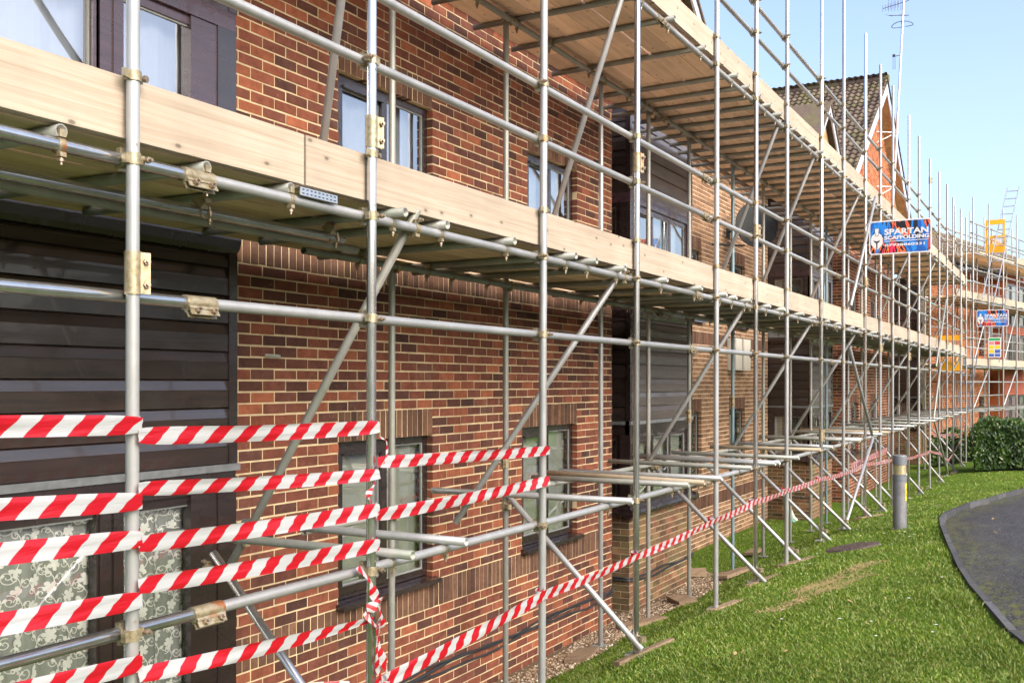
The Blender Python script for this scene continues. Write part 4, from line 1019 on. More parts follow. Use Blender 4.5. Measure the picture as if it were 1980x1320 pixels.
# toe boards and deck boards
def boards(name, y0, y1, z0, z1, breaks, mat, gap=.006):
    for a, b in zip(breaks, breaks[1:]):
        mb = MB(); q = random.gauss(0, .003); mb.rnd = random.random()
        mb.hexa([(a + gap / 2, y0 + q, z0), (b - gap / 2, y0 + q, z0), (b - gap / 2, y1 + q, z0), (a + gap / 2, y1 + q, z0), (a + gap / 2, y0 + q, z1), (b - gap / 2, y0 + q, z1), (b - gap / 2, y1 + q, z1), (a + gap / 2, y1 + q, z1)])
        mb.build(name, M[mat], scf, attr=True)
TB = [-.3, 3.59, 7.50, 9.52, 12.22, 14.10, 17.38, 20.2, 23.84, 27.63, 30.95, 35.0]
boards('toe_board', 3.030, 3.068, ZL2 + .078, ZL2 + .302, TB, 'wood_new', .012)
boards('toe_board', 3.030, 3.068, ZL3 + .078, ZL3 + .302, [2, 5.9, 9.5, 12.2, 15.6, 18.8, 22.3, 25.8, 29.4, 33.1, 35.0], 'wood_new', .012)
for zl, x0, mat, inner in ((ZL2, -.3, 'wood_old', True), (ZL3, 2.2, 'wood_deck', True)):
    rows = [3.075 + k * .229 for k in range(5)]
    if inner: rows += [4.285]
    for k, y in enumerate(rows):
        br = [x0]; L = (1.4, 3.1, 2.2, 3.9, .9, 2.6)[k]
        while br[-1] < 35: br.append(br[-1] + L); L = 3.9
        br[-1] = 35.0
        z = zl + .0485 + RT; y2 = y + .006 * random.random() + (.012 if k >= 2 and k < 5 else 0)
        boards('deck_board', y2, y2 + .222, z + .001, z + .038, br, mat, .008)
mb = MB(); mb.box((3.655, 3.035, ZL2 + .055), (.26, .055, .004)); mb.box((3.655, 3.006, ZL2 + .038), (.26, .004, .036)); mb.cur = 1
for i in range(9):
    for dz in (-.008, .009): mb.box((3.545 + i * .0275, 3.0035, ZL2 + .038 + dz), (.012, .002, .005))
mb.build('perforated_strip', [M['tube_shiny'], M['sign_black']], scf)
# ---- scaffold of the far wing
scw = empty('scaffold', (40, 2.3, .3), 'far tube scaffold turned along the orange brick wing behind the hedge', 'scaffold')
SO = Wall((36.7, 2.97), wd, wn_)
for t_ in (0.05, 1.72, 3.38, 5.03, 6.8, 8.6):
    for w_, top in ((0, 8.9), (-1.2, random.choice((9.0, 8.2)))):
        p0 = SO.p(t_ + (.3 if w_ else 0), w_, .3); tube('standard', p0, p0 + Vector((0, 0, top - .3)), scw, 'tube')
    for z in (1.87, 3.33, 4.25, 5.5, 6.55): inst('coupler', CPL, frame(SO.p(t_, 0, z), SO.d, -SO.n, (0, 0, 1)), scw)
for z, nm in ((1.87, 'ledger'), (2.85, 'guard_rail'), (3.33, 'ledger'), (3.97, 'guard_rail'), (4.28, 'guard_rail'), (5.5, 'ledger'), (6.14, 'guard_rail'), (6.55, 'guard_rail')):
    tube(nm, SO.p(-.6, -.05, z), SO.p(10.5, -.05, z), scw, 'tube')
    if nm == 'ledger': tube(nm, SO.p(-.6, -1.15, z), SO.p(10.5, -1.15, z), scw, 'tube_old')
for z in (3.33, 5.5):
    for k in range(5):
        mb = MB(); bar(mb, SO, -1.6 + .3 * (k % 2), 4.4, z + .07, z + .108, -.08 - k * .229 - .222, -.08 - k * .229); mb.rnd = random.random(); mb.build('deck_board', M['wood_deck'], scw, attr=True)
        mb = MB(); bar(mb, SO, 4.41, 10.2, z + .07, z + .108, -.08 - k * .229 - .222, -.08 - k * .229); mb.rnd = random.random(); mb.build('deck_board', M['wood_deck'], scw, attr=True)
    for a, b in ((-1.5, 1.7), (1.71, 5.0), (5.01, 10)):
        mb = MB(); bar(mb, SO, a, b, z + .078, z + .302, -.075, -.037); mb.rnd = random.random(); mb.build('toe_board', M['wood_new'], scw, attr=True)
    for k in range(11): tube('transom', SO.p(-.9 + k * 1.0, .15, z + .0485), SO.p(-.9 + k * 1.0, -1.5, z + .0485), scw, 'tube_old')
for k in range(9): tube('transom', SO.p(-.5 + k * 1.2, .12, 1.92), SO.p(-.5 + k * 1.2, -1.5, 1.92), scw, 'tube_old')
for t_ in (.9, 2.5, 4.2, 6.0, 7.7):
    for w_, z0_, z1_ in ((-.62, 3.3, 8.4), (-1.28, .3, 7.6)):
        p0 = SO.p(t_, w_, z0_); tube('standard', p0, p0 + Vector((0, 0, z1_ - z0_)), scw, 'tube_old')
for z in (2.35, 4.7, 6.9):
    tube('guard_rail', SO.p(-.4, -1.2, z), SO.p(10.4, -1.2, z), scw, 'tube')
for z in (2.85, 3.97, 4.28, 6.14, 6.55):
    tube('guard_rail', SO.p(.05, .06, z), SO.p(.05, -1.3, z), scw, 'tube')
for t_ in (1.7, 5.0, 8.6): tube('brace', SO.p(t_ - 1.5, -.03, 2.0), SO.p(t_ + .1, -.03, 3.3), scw, 'tube'); tube('brace', SO.p(t_ - 1.5, -.03, 3.5), SO.p(t_ + .1, -.03, 5.4), scw, 'tube'); tube('brace', SO.p(t_, -1.1, 1.8), SO.p(t_, .1, .5), scw, 'tube')
# wing scaffold: top lift
for z, nm in ((7.1, 'ledger'), (7.72, 'guard_rail'), (8.08, 'guard_rail')):
    tube(nm, SO.p(.0, -.05, z), SO.p(10.5, -.05, z), scw, 'tube'); tube(nm, SO.p(.0, -1.15, z), SO.p(10.5, -1.15, z), scw, 'tube_old')
for k in range(5):
    mb = MB(); bar(mb, SO, 1.0, 10.2, 7.17, 7.208, -.08 - k * .229 - .222, -.08 - k * .229); mb.rnd = random.random(); mb.build('deck_board', M['wood_deck'], scw, attr=True)
mb = MB(); bar(mb, SO, 5.0, 10.2, 7.18, 7.40, -.075, -.037); mb.build('toe_board', M['wood_new'], scw)

# ---------------------------------------------------------------- barrier tape
def tape(label, pts, width=.072, sag=.0, phase=0., slant=-1.1, group='barrier tapes', tw=0., wraps=(), y=2.955, narrow=None, period=.162):
    pts = [Vector((p[0], p[2] if len(p) > 2 else y, p[1])) for p in pts]
    v = []; f = []; su = []; acc_ = phase; NV = 5; row = 0; prev = None
    for si, (a, b) in enumerate(zip(pts, pts[1:])):
        L = (b - a).length; k = max(6, int(L / .035))
        for i in range(k + (si == len(pts) - 2)):
            t = i / k; p = a.lerp(b, t); p = p + Vector((0, 0, -sag * 4 * t * (1 - t)))
            if prev is not None: acc_ += (p - prev).length
            prev = p
            end = min(t, 1 - t) * L
            wloc = width * (1 - .25 * math.exp(-end / .05)) * (narrow(p.x) if narrow else 1)
            ang = tw * math.sin(p.x * 2.3 + phase * 9) + .10 * math.sin(p.x * 9 + phase * 5)
            for j in range(NV):
                q = j / (NV - 1) - .5
                wr = .0045 * math.sin(q * 15 + p.x * 3 + phase) * (1 - .6 * math.exp(-end / .08))
                v.append((p.x, p.y + wr + math.sin(ang) * q * wloc - .004 * math.exp(-end / .05), p.z + q * wloc * math.cos(ang))); su.append((acc_ + q * width * slant) / period)
            row += 1
    f = [(i * NV + j, (i + 1) * NV + j, (i + 1) * NV + j + 1, i * NV + j + 1) for i in range(row - 1) for j in range(NV - 1)]
    for X, z in wraps:                       # turns of tape round a standard
        b0_ = len(v); n = 14; ph = random.random()
        for i in range(n + 1):
            q = 6.283 * i / n
            for s in (-1, 1): v.append((X + .0275 * math.cos(q), YO + .0275 * math.sin(q), z + s * .027 + .008 * math.cos(q))); su.append(ph + (i * .012 + s * .03) / period)
        f += [(b0_ + 2 * i, b0_ + 2 * i + 2, b0_ + 2 * i + 3, b0_ + 2 * i + 1) for i in range(n)]
    me = bpy.data.meshes.new('barrier_tape'); me.from_pydata(v, [], f); me.materials.append(M['tape'])
    at = me.attributes.new('su', 'FLOAT', 'POINT'); at.data.foreach_set('value', su)
    me.polygons.foreach_set('use_smooth', [True] * len(f)); me.update()
    return tag(put(bpy.data.objects.new('barrier_tape', me), Matrix.Identity(4)), label, 'tape', group)
xs0, xs1, xs2 = 2.60, 4.04, 5.87
nth = ['topmost', 'second', 'third', 'fourth', 'lowest']
for i, (za, zb) in enumerate(((2.665, 2.650), (2.405, 2.375), (2.265, 2.240), (2.045, 2.020), (1.815, 1.792))):
    tape('red and white tape, %s of the strips left of the nearest standard' % nth[i], [(.95, za + (za - zb) * 2), (xs0 + .002, zb)], phase=.11 * i, tw=.12, wraps=((xs0, zb),))
for i, (za, zb) in enumerate(((2.612, 2.590), (2.422, 2.362), (2.222, 2.192), (2.072, 2.022))):
    tape('red and white tape, %s of the strips between the two nearest standards' % nth[i], [(xs0 - .015, za), (xs1 + .002, zb)], phase=.37 + .17 * i, tw=.12, sag=.008, wraps=((xs1, zb),), width=.068 if i != 1 else .058)
tape('red and white tape, lowest of the strips between the two nearest standards', [(xs0 - .015, 1.752), (3.99, 1.672)], phase=.2, tw=.35, sag=.012, width=.064, narrow=lambda x: 1 - .45 * max(0, (x - 3.3) / .7))
tape('red and white tape, upper of the two strips right of the shiny second standard', [(xs1 - .015, 2.42), (xs2 + .002, 2.372)], phase=.6, tw=.1, sag=.004, wraps=((xs2, 2.37),), width=.062)
tape('red and white tape, lower of the two strips right of the shiny second standard', [(xs1 - .015, 2.165), (xs2 + .002, 2.182)], phase=.1, tw=.15, sag=.01, wraps=((xs2, 2.17),), width=.066)
LT = [(4.00, 1.345), (5.80, 1.462), (7.40, 1.472), (9.30, 1.522), (10.66, 1.555), (12.02, 1.55), (13.86, 1.54), (15.34, 1.49), (17.15, 1.51), (18.54, 1.44), (20.07, 1.40), (22.08, 1.29), (23.47, 1.26), (25.5, 1.23), (27.36, 1.07), (29.2, .77), (30.64, .91), (32.66, 1.15)]
tape('long red and white tape sloping past all the standards down to the hedge', [(x, z) for x, z in LT], width=.072, tw=.12, sag=.012, phase=.3, narrow=lambda x: 1. if x < 6 else .82, wraps=[(x + .02, z) for x, z in LT[1:9]])
tape('short red and white tape low behind the second standard', [(3.0, 1.40, 3.75), (4.0, 1.33, 3.1)], width=.06, tw=.2, phase=.5)
tape('second red and white strip just above the long tape, behind the bollard', [(16.4, 1.52), (19.9, 1.58)], width=.09, phase=.2, y=3.05)
tape('loose red and white tape stretched near the hedge end', [(27.0, 1.52), (32.7, 1.30)], width=.07, phase=.4, y=3.06)
# the tangle of knotted tape on the second standard
kn = []
def ribbon_obj(label, runs):
    v = []; f = []; su = []
    for pts, wdt_ in runs:
        pts = [Vector(p) for p in pts]
        fine = []
        for i in range(len(pts) - 1):
            p0 = pts[max(i - 1, 0)]; p1 = pts[i]; p2 = pts[i + 1]; p3 = pts[min(i + 2, len(pts) - 1)]
            for k in range(8):
                t = k / 8; fine.append(.5 * ((2 * p1) + (p2 - p0) * t + (2 * p0 - 5 * p1 + 4 * p2 - p3) * t * t + (3 * p1 - p0 - 3 * p2 + p3) * t ** 3))
        fine.append(pts[-1]); b = len(v); acc_ = random.random()
        for i, p in enumerate(fine):
            t = (fine[min(i + 1, len(fine) - 1)] - fine[max(i - 1, 0)]).normalized(); side = t.cross(Vector((0, 1, 0)))
            side = (side.normalized() if side.length > .1 else Vector((1, 0, 0))) + Vector((0, .7 * math.sin(i * .35), 0)); ww = wdt_ * (.7 + .3 * math.sin(i * .5))
            acc_ += .02
            for q in (-.5, 0, .5): v.append(tuple(p + side * q * ww + Vector((0, -.006 * (q == 0), 0)))); su.append(acc_ / .11 + q * .4)
        f += [(b + 3 * i + j, b + 3 * i + 3 + j, b + 3 * i + 4 + j, b + 3 * i + 1 + j) for i in range(len(fine) - 1) for j in (0, 1)]
    me = bpy.data.meshes.new('tape_knot'); me.from_pydata(v, [], f); me.materials.append(M['tape']); at = me.attributes.new('su', 'FLOAT', 'POINT'); at.data.foreach_set('value', su); me.polygons.foreach_set('use_smooth', [True] * len(f)); me.update()
    return tag(put(bpy.data.objects.new('tape_knot', me), Matrix.Identity(4)), label, 'tape')
ribbon_obj('crumpled knot of red and white tape hanging down the shiny second standard', [
    ([(3.93, 3.0, 1.93), (3.97, 2.96, 1.86), (4.00, 2.95, 1.78), (4.03, 2.94, 1.70), (4.05, 2.95, 1.62)], .045),
    ([(4.06, 2.96, 1.74), (4.01, 2.93, 1.76), (3.95, 2.94, 1.73), (3.93, 2.95, 1.70)], .05),
    ([(4.05, 2.95, 1.66), (3.99, 2.93, 1.64), (3.93, 2.93, 1.69), (3.91, 2.95, 1.72)], .04),
    ([(4.04, 2.95, 1.66), (4.02, 2.94, 1.56), (4.04, 2.93, 1.46), (4.09, 2.93, 1.36), (4.05, 2.94, 1.33)], .04),
    ([(4.02, 2.95, 1.63), (4.00, 2.94, 1.52), (4.03, 2.95, 1.42), (4.07, 2.95, 1.33)], .03),
    ([(4.00, 2.96, 1.34), (4.08, 2.94, 1.32), (4.02, 2.94, 1.30)], .03)])
ribbon_obj('thin curled tape end dangling below the top strip on the shiny second standard', [
    ([(4.06, 2.97, 2.54), (4.09, 2.95, 2.52), (4.10, 2.95, 2.46), (4.07, 2.95, 2.41)], .012)])
ribbon_obj('short white tape tail halfway up the shiny second standard', [
    ([(4.03, 2.97, 2.34), (3.99, 2.95, 2.31), (3.95, 2.95, 2.27), (3.96, 2.95, 2.24)], .03)])

# ---------------------------------------------------------------- signs
def text_mesh(body, size, bold=.0, spacing=1.):
    cu = bpy.data.curves.new('lettering', 'FONT'); cu.body = body; cu.size = size; cu.offset = bold; cu.space_character = spacing; cu.extrude = 0.0006; cu.resolution_u = 3
    ob = bpy.data.objects.new('lettering', cu); me = bpy.data.meshes.new_from_object(ob); bpy.data.objects.remove(ob); return me
def rrect(w_, h_, r, n=5):
    out = []
    for cx, cy, a0 in ((w_ - r, h_ - r, 0), (r, h_ - r, 90), (r, r, 180), (w_ - r, r, 270)):
        out += [(cx + r * math.cos(R(a0 + 90 * i / n)), cy + r * math.sin(R(a0 + 90 * i / n))) for i in range(n + 1)]
    return out
def banner(loc, label, W_=.95, H_=.545):
    Wd = Wall((loc[0], loc[1]), (0, -1), (-1, 0)); z0 = loc[2]
    t = empty('sign', (loc[0], loc[1] - W_ / 2, z0), label, 'sign', 'scaffold company signs')
    mb = MB(); mb.prism([Wd.p(a, 0, z0 + b) for a, b in rrect(W_, H_, .05)], -Wd.n * .012); mb.build('sign_board', M['sign_white'], t)
    mb = MB(); mb.prism([Wd.p(.022 + a, .0025, z0 + .022 + b) for a, b in rrect(W_ - .044, H_ - .044, .04)], -Wd.n * .002); mb.build('printed_panel', M['swirl'], t)
    def letter(body, u, z, size, width, bold):
        me = text_mesh(body, size, bold); xs = [q.co.x for q in me.vertices]; k = width / (max(xs) - min(xs)); me.materials.clear(); me.materials.append(M['sign_white'])
        inst('lettering', me, frame(Wd.p(u - min(xs) * k, .005, z0 + z), Wd.d, (0, 0, 1), Wd.n) @ Matrix.Diagonal((k, 1, 1, 1)), t)
    letter('SPARTAN', .235, .315, .125, .665, .0045); letter('SCAFFOLDING', .235, .235, .082, .675, .0035); letter('07938860331', .245, .125, .055, .60, .0015)
    mb = MB(); bar(mb, Wd, .235, .90, z0 + .200, z0 + .210, .004, .006); mb.build('rule_line', M['sign_white'], t)
    def poly(pts, mat, w_, nm):
        mb = MB(); mb.prism([Wd.p(a, w_, z0 + b) for a, b in pts], -Wd.n * .001); mb.build(nm, M[mat], t)
    poly([(.03, .27), (.055, .32), (.09, .345), (.15, .345), (.185, .32), (.21, .27), (.21, .17), (.165, .115), (.135, .085), (.105, .085), (.075, .115), (.03, .17)][::-1], 'sign_white', .005, 'helmet_emblem')
    poly([(.098, .300), (.142, .300), (.160, .425), (.080, .425)], 'sign_black', .0062, 'emblem_shadow'); poly([(.103, .306), (.137, .306), (.152, .42), (.088, .42)], 'sign_white', .0074, 'helmet_crest')
    poly([(.065, .235), (.12, .215), (.175, .235), (.15, .195), (.131, .19), (.128, .09), (.112, .09), (.109, .19), (.09, .195)], 'sign_black', .0062, 'helmet_visor')
    return t
banner((17.42, 2.95, 4.88), 'nearer colourful scaffolding sign with white helmet emblem, hung off the scaffold')
banner((36.78, 2.86, 4.65), 'farther colourful scaffolding sign with white helmet emblem, on the turned wing scaffold')
nb = empty('notice_board', (38.3, 2.4, 3.7), 'white site safety notice with green header and coloured squares, under the farther sign', 'notice')
NWd = Wall((38.3, 2.62), (0, -1), (-1, 0))
mb = MB(); bar(mb, NWd, 0, .40, 3.68, 4.36, -.01, 0); mb.build('notice_panel', M['sign_white'], nb)
for a, b, c, d, m in ((.03, .37, 4.25, 4.33, 'p_green'), (.03, .18, 4.11, 4.22, 'p_pink'), (.21, .37, 4.11, 4.22, 'p_red'), (.03, .18, 3.97, 4.08, 'p_yellow'), (.21, .37, 3.97, 4.08, 'p_yellow'), (.03, .18, 3.83, 3.94, 'p_yellow'), (.21, .37, 3.83, 3.94, 'p_blue'), (.03, .18, 3.71, 3.80, 'p_blue'), (.21, .37, 3.71, 3.80, 'p_blue')):
    mb = MB(); bar(mb, NWd, a, b, c, d, .002, .004); mb.build('notice_square', M[m], nb)

# ---------------------------------------------------------------- things on the walls
def cable(label, pts, r):
    mb = MB(); q = smooth([tuple(p) for p in pts], 2); mb.path(q, r, 6); return tag(mb.build('cable', M['cable']), label, 'cable', 'cables along the wall foot')
def zz(X, b): return b + .02 * math.sin(X * 2.7) + .012 * math.sin(X * 6.1)
for k, (dz, r, lb) in enumerate(((0, .014, 'thick black cable, upper of the bundle along the red brick wall foot'), (.022, .009, 'thin black cable lying on the thick one along the red brick wall foot'), (-.045, .010, 'black cable sagging lowest along the red brick wall foot'))):
    cable(lb, [(X, YF - .016 - .012 * (k % 2), zz(X + k * .4, .425 + dz)) for X in np.arange(4.8, 10.86, .3)] + [(10.88, YF - .02, .43 + dz)], r)
for k, (dz, lb) in enumerate(((0, 'black cable, upper one strung round the plinth of the first clad bay'), (-.03, 'black cable, lower one strung round the plinth of the first clad bay'))):
    cable(lb, [(11.42, 5.4, .47 + dz), (11.42, 4.72, .47 + dz), (11.5, 4.665, .46 + dz)] + [(X, 4.665, zz(X + k, .44 + dz)) for X in np.arange(11.8, 13.6, .3)] + [(13.72, 4.665, .45 + dz)], .012)
cable('black cable along the plinth of the gabled-top bay', [(20.98, 5.4, .5), (21.0, 4.665, .5), (22, 4.66, .47), (23.05, 4.66, .48), (24.6, 5.2, .5)], .012)
cable('black cable along the foot of the gabled house', [(24.75, 4.655, .62), (26.5, 4.655, .58), (28.5, 4.655, .60), (31, 4.655, .6)], .013)
ds = empty('satellite_dish', (18.2, 5.5, 5.4), 'round dark grey satellite dish on a bracket above the buff brick wall', 'satellite dish')
nrm = Vector((-.80, -.58, .12)).normalized(); c0 = Vector((18.1, 4.98, 5.62)); q = nrm.to_track_quat('Z', 'Y'); mb = MB(); mb.smooth = True; vs = [c0 - nrm * .07]; K = 28
for r_, dp in ((.13, .062), (.26, .035), (.385, .0)):
    vs += [c0 + q @ Vector((r_ * math.cos(6.2832 * i / K), r_ * 1.06 * math.sin(6.2832 * i / K), -dp)) for i in range(K)]
mb.add(vs, [(0, 1 + i, 1 + (i + 1) % K) for i in range(K)] + [(1 + a * K + i, 1 + (a + 1) * K + i, 1 + (a + 1) * K + (i + 1) % K, 1 + a * K + (i + 1) % K) for a in (0, 1) for i in range(K)])
mb.build('dish', M['dish'], ds)
mb = MB(); mb.path([c0 + q @ Vector((.385 * math.cos(6.2832 * i / K), .408 * math.sin(6.2832 * i / K), 0)) for i in range(K)], .009, 6, True); mb.build('rim', M['dish'], ds)
mb = MB(); mb.cyl(c0 - nrm * .07, (18.25, 5.25, 5.55), .022, 8); mb.cyl((18.25, 5.25, 5.55), (18.25, 5.55, 5.55), .02, 8); mb.box((18.25, 5.545, 5.55), (.18, .02, .22)); mb.cyl((17.2, 5.5, 5.20), (18.25, 5.25, 5.28), .018, 8); mb.build('bracket', M['dish'], ds)
for X0, X1, lb in ((18.2, 18.62, 'pale meter box on the buff wall, the left one of the pair'), (18.72, 19.18, 'pale meter box on the buff wall, the right one of the pair')):
    t = empty('meter_box', ((X0 + X1) / 2, 5.5, 3.0), lb, 'meter box', 'meter boxes'); mb = MB(); mb.box(((X0 + X1) / 2, 5.47, 3.33), (X1 - X0, .15, .58)); mb.build('casing', M['box_pale'], t)
    mb = MB(); mb.box(((X0 + X1) / 2, 5.392, 3.33), (X1 - X0 - .04, .006, .54)); mb.cyl((X1 - .07, 5.39, 3.35), (X1 - .07, 5.378, 3.35), .014, 8); mb.build('door', M['box_pale'], t)
for X, m, lb in ((20.62, 'pvc_green', 'short green drain pipe by the plinth of the gabled-top bay'), (20.86, 'pvc_pale', 'short pale drain pipe by the plinth of the gabled-top bay')):
    mb = MB(); zb = float(terr(X, 5.0)); mb.path([(X, 5.1, zb + .55), (X, 5.08, zb + .25), (X + .04, 5.02, zb + .08), (X + .08, 4.96, zb)], .045, 10); tag(mb.build('drain_pipe', M[m]), lb, 'pipe', 'drain pipes')

# ---------------------------------------------------------------- aerial
am = empty('aerial_mast', (29.0, 4.3, 7.6), 'tall thin aerial mast with ring and rod antennas on the gable', 'aerial')
pa = lambda z: Vector((29.0, 4.30 - .28 * (z - 7.6) / 5.6, z))
mb = MB(); mb.cyl(pa(7.6), pa(14.2), .030, 10); mb.build('mast', M['aerial'], am)
for z in (8.05, 9.5):
    mb = MB(); a = pa(z); mb.cyl(a, (a.x - .35, 4.68, z), .015, 6); mb.cyl(a, (a.x - .35, 4.68, z - .3), .012, 6); mb.cyl(a + Vector((0, 0, -.04)), a + Vector((0, 0, .04)), .05, 8); mb.build('bracket', M['aerial'], am)
rc = pa(12.35); mb = MB(); mb.path([rc + Vector((.24 * math.cos(q), .27 * math.sin(q), .02 * math.cos(2 * q))) for q in np.linspace(0, 6.1, 26)], .009, 6); mb.cyl(rc + Vector((-.24, 0, .02)), rc + Vector((.24, 0, .02)), .010, 6); mb.build('ring_antenna', M['aerial_dark'], am)
ya = pa(12.95)
def yagi(a, d, L, up, n, el):
    mb = MB(); d = Vector(d).normalized(); mb.cyl(a - d * .15, a + d * L, .009, 6)
    for i in range(n):
        p = a + d * (L * i / (n - 1)); mb.cyl(p - Vector(up) * el, p + Vector(up) * el, .005, 5)
    return mb.build('rod_antenna', M['aerial_dark'], am)
yagi(ya, (-.35, .95, -.28), .55, (0, 0, 1), 9, .09); yagi(pa(13.15), (-.2, 1, .0), .38, (0, 0, 1), 6, .42); yagi(pa(12.6), (-.3, .9, .05), .35, (.8, -.5, 0), 2, .14); yagi(pa(13.2), (.2, -1, -.5), .2, (.5, .5, 0), 2, .10)
mb = MB(); a = pa(11.55); mb.cyl(a, a + Vector((-.1, .16, -.04)), .012, 6); mb.path([a + Vector((-.1, .13, -.06)), a + Vector((-.1, .13, -.38)), a + Vector((-.1, .18, -.38)), a + Vector((-.1, .18, -.06))], .006, 6); mb.box(a + Vector((-.1, .16, -.02)), (.05, .07, .06)); mb.build('folded_antenna', M['aerial_dark'], am)

# ---------------------------------------------------------------- yellow ladder gates and ladders
def gate(Wd, u0, u1, z0, label):
    t = empty('ladder_gate', Wd.p((u0 + u1) / 2, 0, z0), label, 'gate', 'yellow ladder gates'); H_ = .92
    mb = MB(); bar(mb, Wd, u0, u1, z0 + H_ - .16, z0 + H_, -.03, .03); mb.build('top_bar', M['yellow'], t)
    mb = MB(); bar(mb, Wd, u0, u0 + .06, z0 + .1, z0 + H_ - .161, -.025, .025); bar(mb, Wd, u1 - .06, u1, z0 + .1, z0 + H_ - .161, -.025, .025); mb.build('side_bar', M['yellow'], t)
    mb = MB(); bar(mb, Wd, u0 + .0, u1 + .0, z0 - .20, z0 + .098, -.02, .02); bar(mb, Wd, u0 + .061, u1 - .061, z0 + .30, z0 + .38, -.02, .02); mb.build('panel', M['yellow'], t)
    mb = MB()
    for i in range(8): a = u0 + .1 + (u1 - u0 - .2) * i / 7; bar(mb, Wd, a - .012, a + .012, z0 + .099, z0 + .299, -.015, .015)
    mb.build('grille', M['yellow'], t)
FW = Wall((38.6, 2.72), (0, -1), (-1, 0))
gate(FW, .0, .60, 7.45, 'yellow plastic ladder gate at the top lift of the turned wing')
GW = Wall((35.2, 3.90), (0, -1), (-1, 0))
gate(GW, .0, .75, 3.40, 'yellow plastic ladder gate where the long scaffold ends at first deck level')
def ladder(a, b, wv, label, n):
    a = Vector(a); b = Vector(b); wv = Vector(wv); t = empty('ladder', a, label, 'ladder', 'ladders')
    for s in (0, 1):
        mb = MB(); d = (b - a).normalized(); m_ = frame((0, 0, 0), wv.normalized(), d.cross(wv).normalized(), d).to_3x3(); mb.box((a + b) / 2 + wv * s, (.03, .065, (b - a).length), m_); mb.build('stile', M['alu'], t)
    for i in range(n):
        p = a.lerp(b, (i + .5) / n); mb = MB(); mb.cyl(p + wv * .03, p + wv * .97, .015, 8); mb.build('rung', M['alu'], t)
ladder((37.2, 2.72, 5.6), (39.6, 2.10, 9.6), (.12, -.36, .02), 'tall aluminium ladder rising past the top of the turned wing scaffold', 14)
ladder((35.9, 3.62, .45), (35.9, 3.10, 3.75), (.05, -.34, 0), 'aluminium ladder at the corner, from the lawn to the first deck', 12)
ladder((38.5, 2.66, 3.5), (38.75, 2.45, 5.9), (.05, -.36, 0), 'short aluminium ladder behind the farther sign', 9)

# ---------------------------------------------------------------- bollard light
bx_, by_ = 14.46, 2.06; bz = float(terr(bx_, by_)) - .02
bo = empty('bollard_light', (bx_, by_, bz), 'dark grey round bollard light with amber lens and yellow sticker on the lawn', 'bollard')
mb = MB(); mb.cyl((bx_, by_, bz), (bx_, by_, bz + .66), .088, 28); mb.build('post', M['bollard'], bo)
mb = MB(); mb.cyl((bx_, by_, bz + .662), (bx_, by_, bz + .74), .091, 28); mb.build('collar', M['bollard_dark'], bo)
def m_lens():
    t = NT('amber_lens'); t.set(color=(.42, .38, .20), rough=.18, trans=.35); t.bump(t.n('TexWave', {'Vector': t.pos(), 'Scale': 30.}, bands_direction='Z').outputs[1], .4, .004); return t.m
M['lens'] = m_lens()
mb = MB(); mb.cyl((bx_, by_, bz + .742), (bx_, by_, bz + .872), .083, 28); mb.build('lens', M['lens'], bo)
mb = MB(); mb.cyl((bx_, by_, bz + .874), (bx_, by_, bz + .985), .091, 28, True); mb.cyl((bx_, by_, bz + .9852), (bx_, by_, bz + 1.0), .091, 28, True, .084); mb.build('cap', M['bollard_dark'], bo)
def patch(a0, a1, z0, z1, r, m, nm):
    mb = MB(); k = 6
    for i in range(k):
        p, q = (R(a0 + (a1 - a0) * j / k) for j in (i, i + 1)); mb.quad(*[(bx_ + r * math.cos(e), by_ + r * math.sin(e), bz + z) for e, z in ((p, z0), (q, z0), (q, z1), (p, z1))])
    return mb.build(nm, M[m], bo)
patch(238, 278, .40, .63, .0895, 'p_yellow', 'sticker')
mb = MB(); mb.path([(bx_ + .0905 * math.cos(R(258) + .25 * math.sin(q)), by_ + .0905 * math.sin(R(258) + .25 * math.sin(q)), bz + .51 + .05 * math.cos(q)) for q in np.linspace(0, 6.28, 20)], .003, 5); mb.build('sticker_symbol', M['sign_black'], bo)

# manhole cover
mc = empty('manhole_cover', (13.05, 2.42, float(terr(13.05, 2.42))), 'round rusty iron manhole cover sunk in the lawn', 'manhole cover')
nx = Vector((0, .22, 1)).normalized(); q = nx.to_track_quat('Z', 'Y'); c0 = Vector((13.05, 2.42, float(terr(13.05, 2.42)) + .006))
mb = MB(); mb.cyl(c0 - nx * .04, c0 + nx * .012, .34, 32); mb.build('frame_ring', M['manhole'], mc)
mb = MB(); mb.cyl(c0 + nx * .0125, c0 + nx * .018, .30, 32)
for i in range(-6, 7):
    for j in range(-6, 7):
        if i * i + j * j < 38: mb.box(c0 + nx * .021 + q @ Vector((i * .045, j * .045, 0)), (.026, .026, .008), q.to_matrix())
mb.build('lid', M['manhole'], mc)

# ---------------------------------------------------------------- sole boards under the standards
def sole(X, Y, ang, L, W_, lift, label, mat='wood_sole'):
    zc = float(terr(X, Y)); g = Vector((float(terr(X + .1, Y)) - float(terr(X - .1, Y)), float(terr(X, Y + .1)) - float(terr(X, Y - .1)), 0)) / .2
    n = Vector((-g.x * .6, -g.y * .6, 1)).normalized(); d = Vector((math.cos(R(ang)), math.sin(R(ang)), 0)); d = (d - n * d.dot(n)).normalized(); s = n.cross(d)
    mb = MB(); mb.box(Vector((X, Y, zc + lift)), (L, W_, .042), frame((0, 0, 0), d, s, n).to_3x3()); mb.rnd = 0
    return tag(mb.build('sole_board', M[mat]), label, 'plank', 'timber sole boards')
sole(7.55, 2.96, -14, .75, .06, .000, 'timber sole plank in the grass under the nearest outer standard foot')
sole(10.95, 2.95, -12, .7, .07, .000, 'timber sole plank in the grass left of the worn tracks')
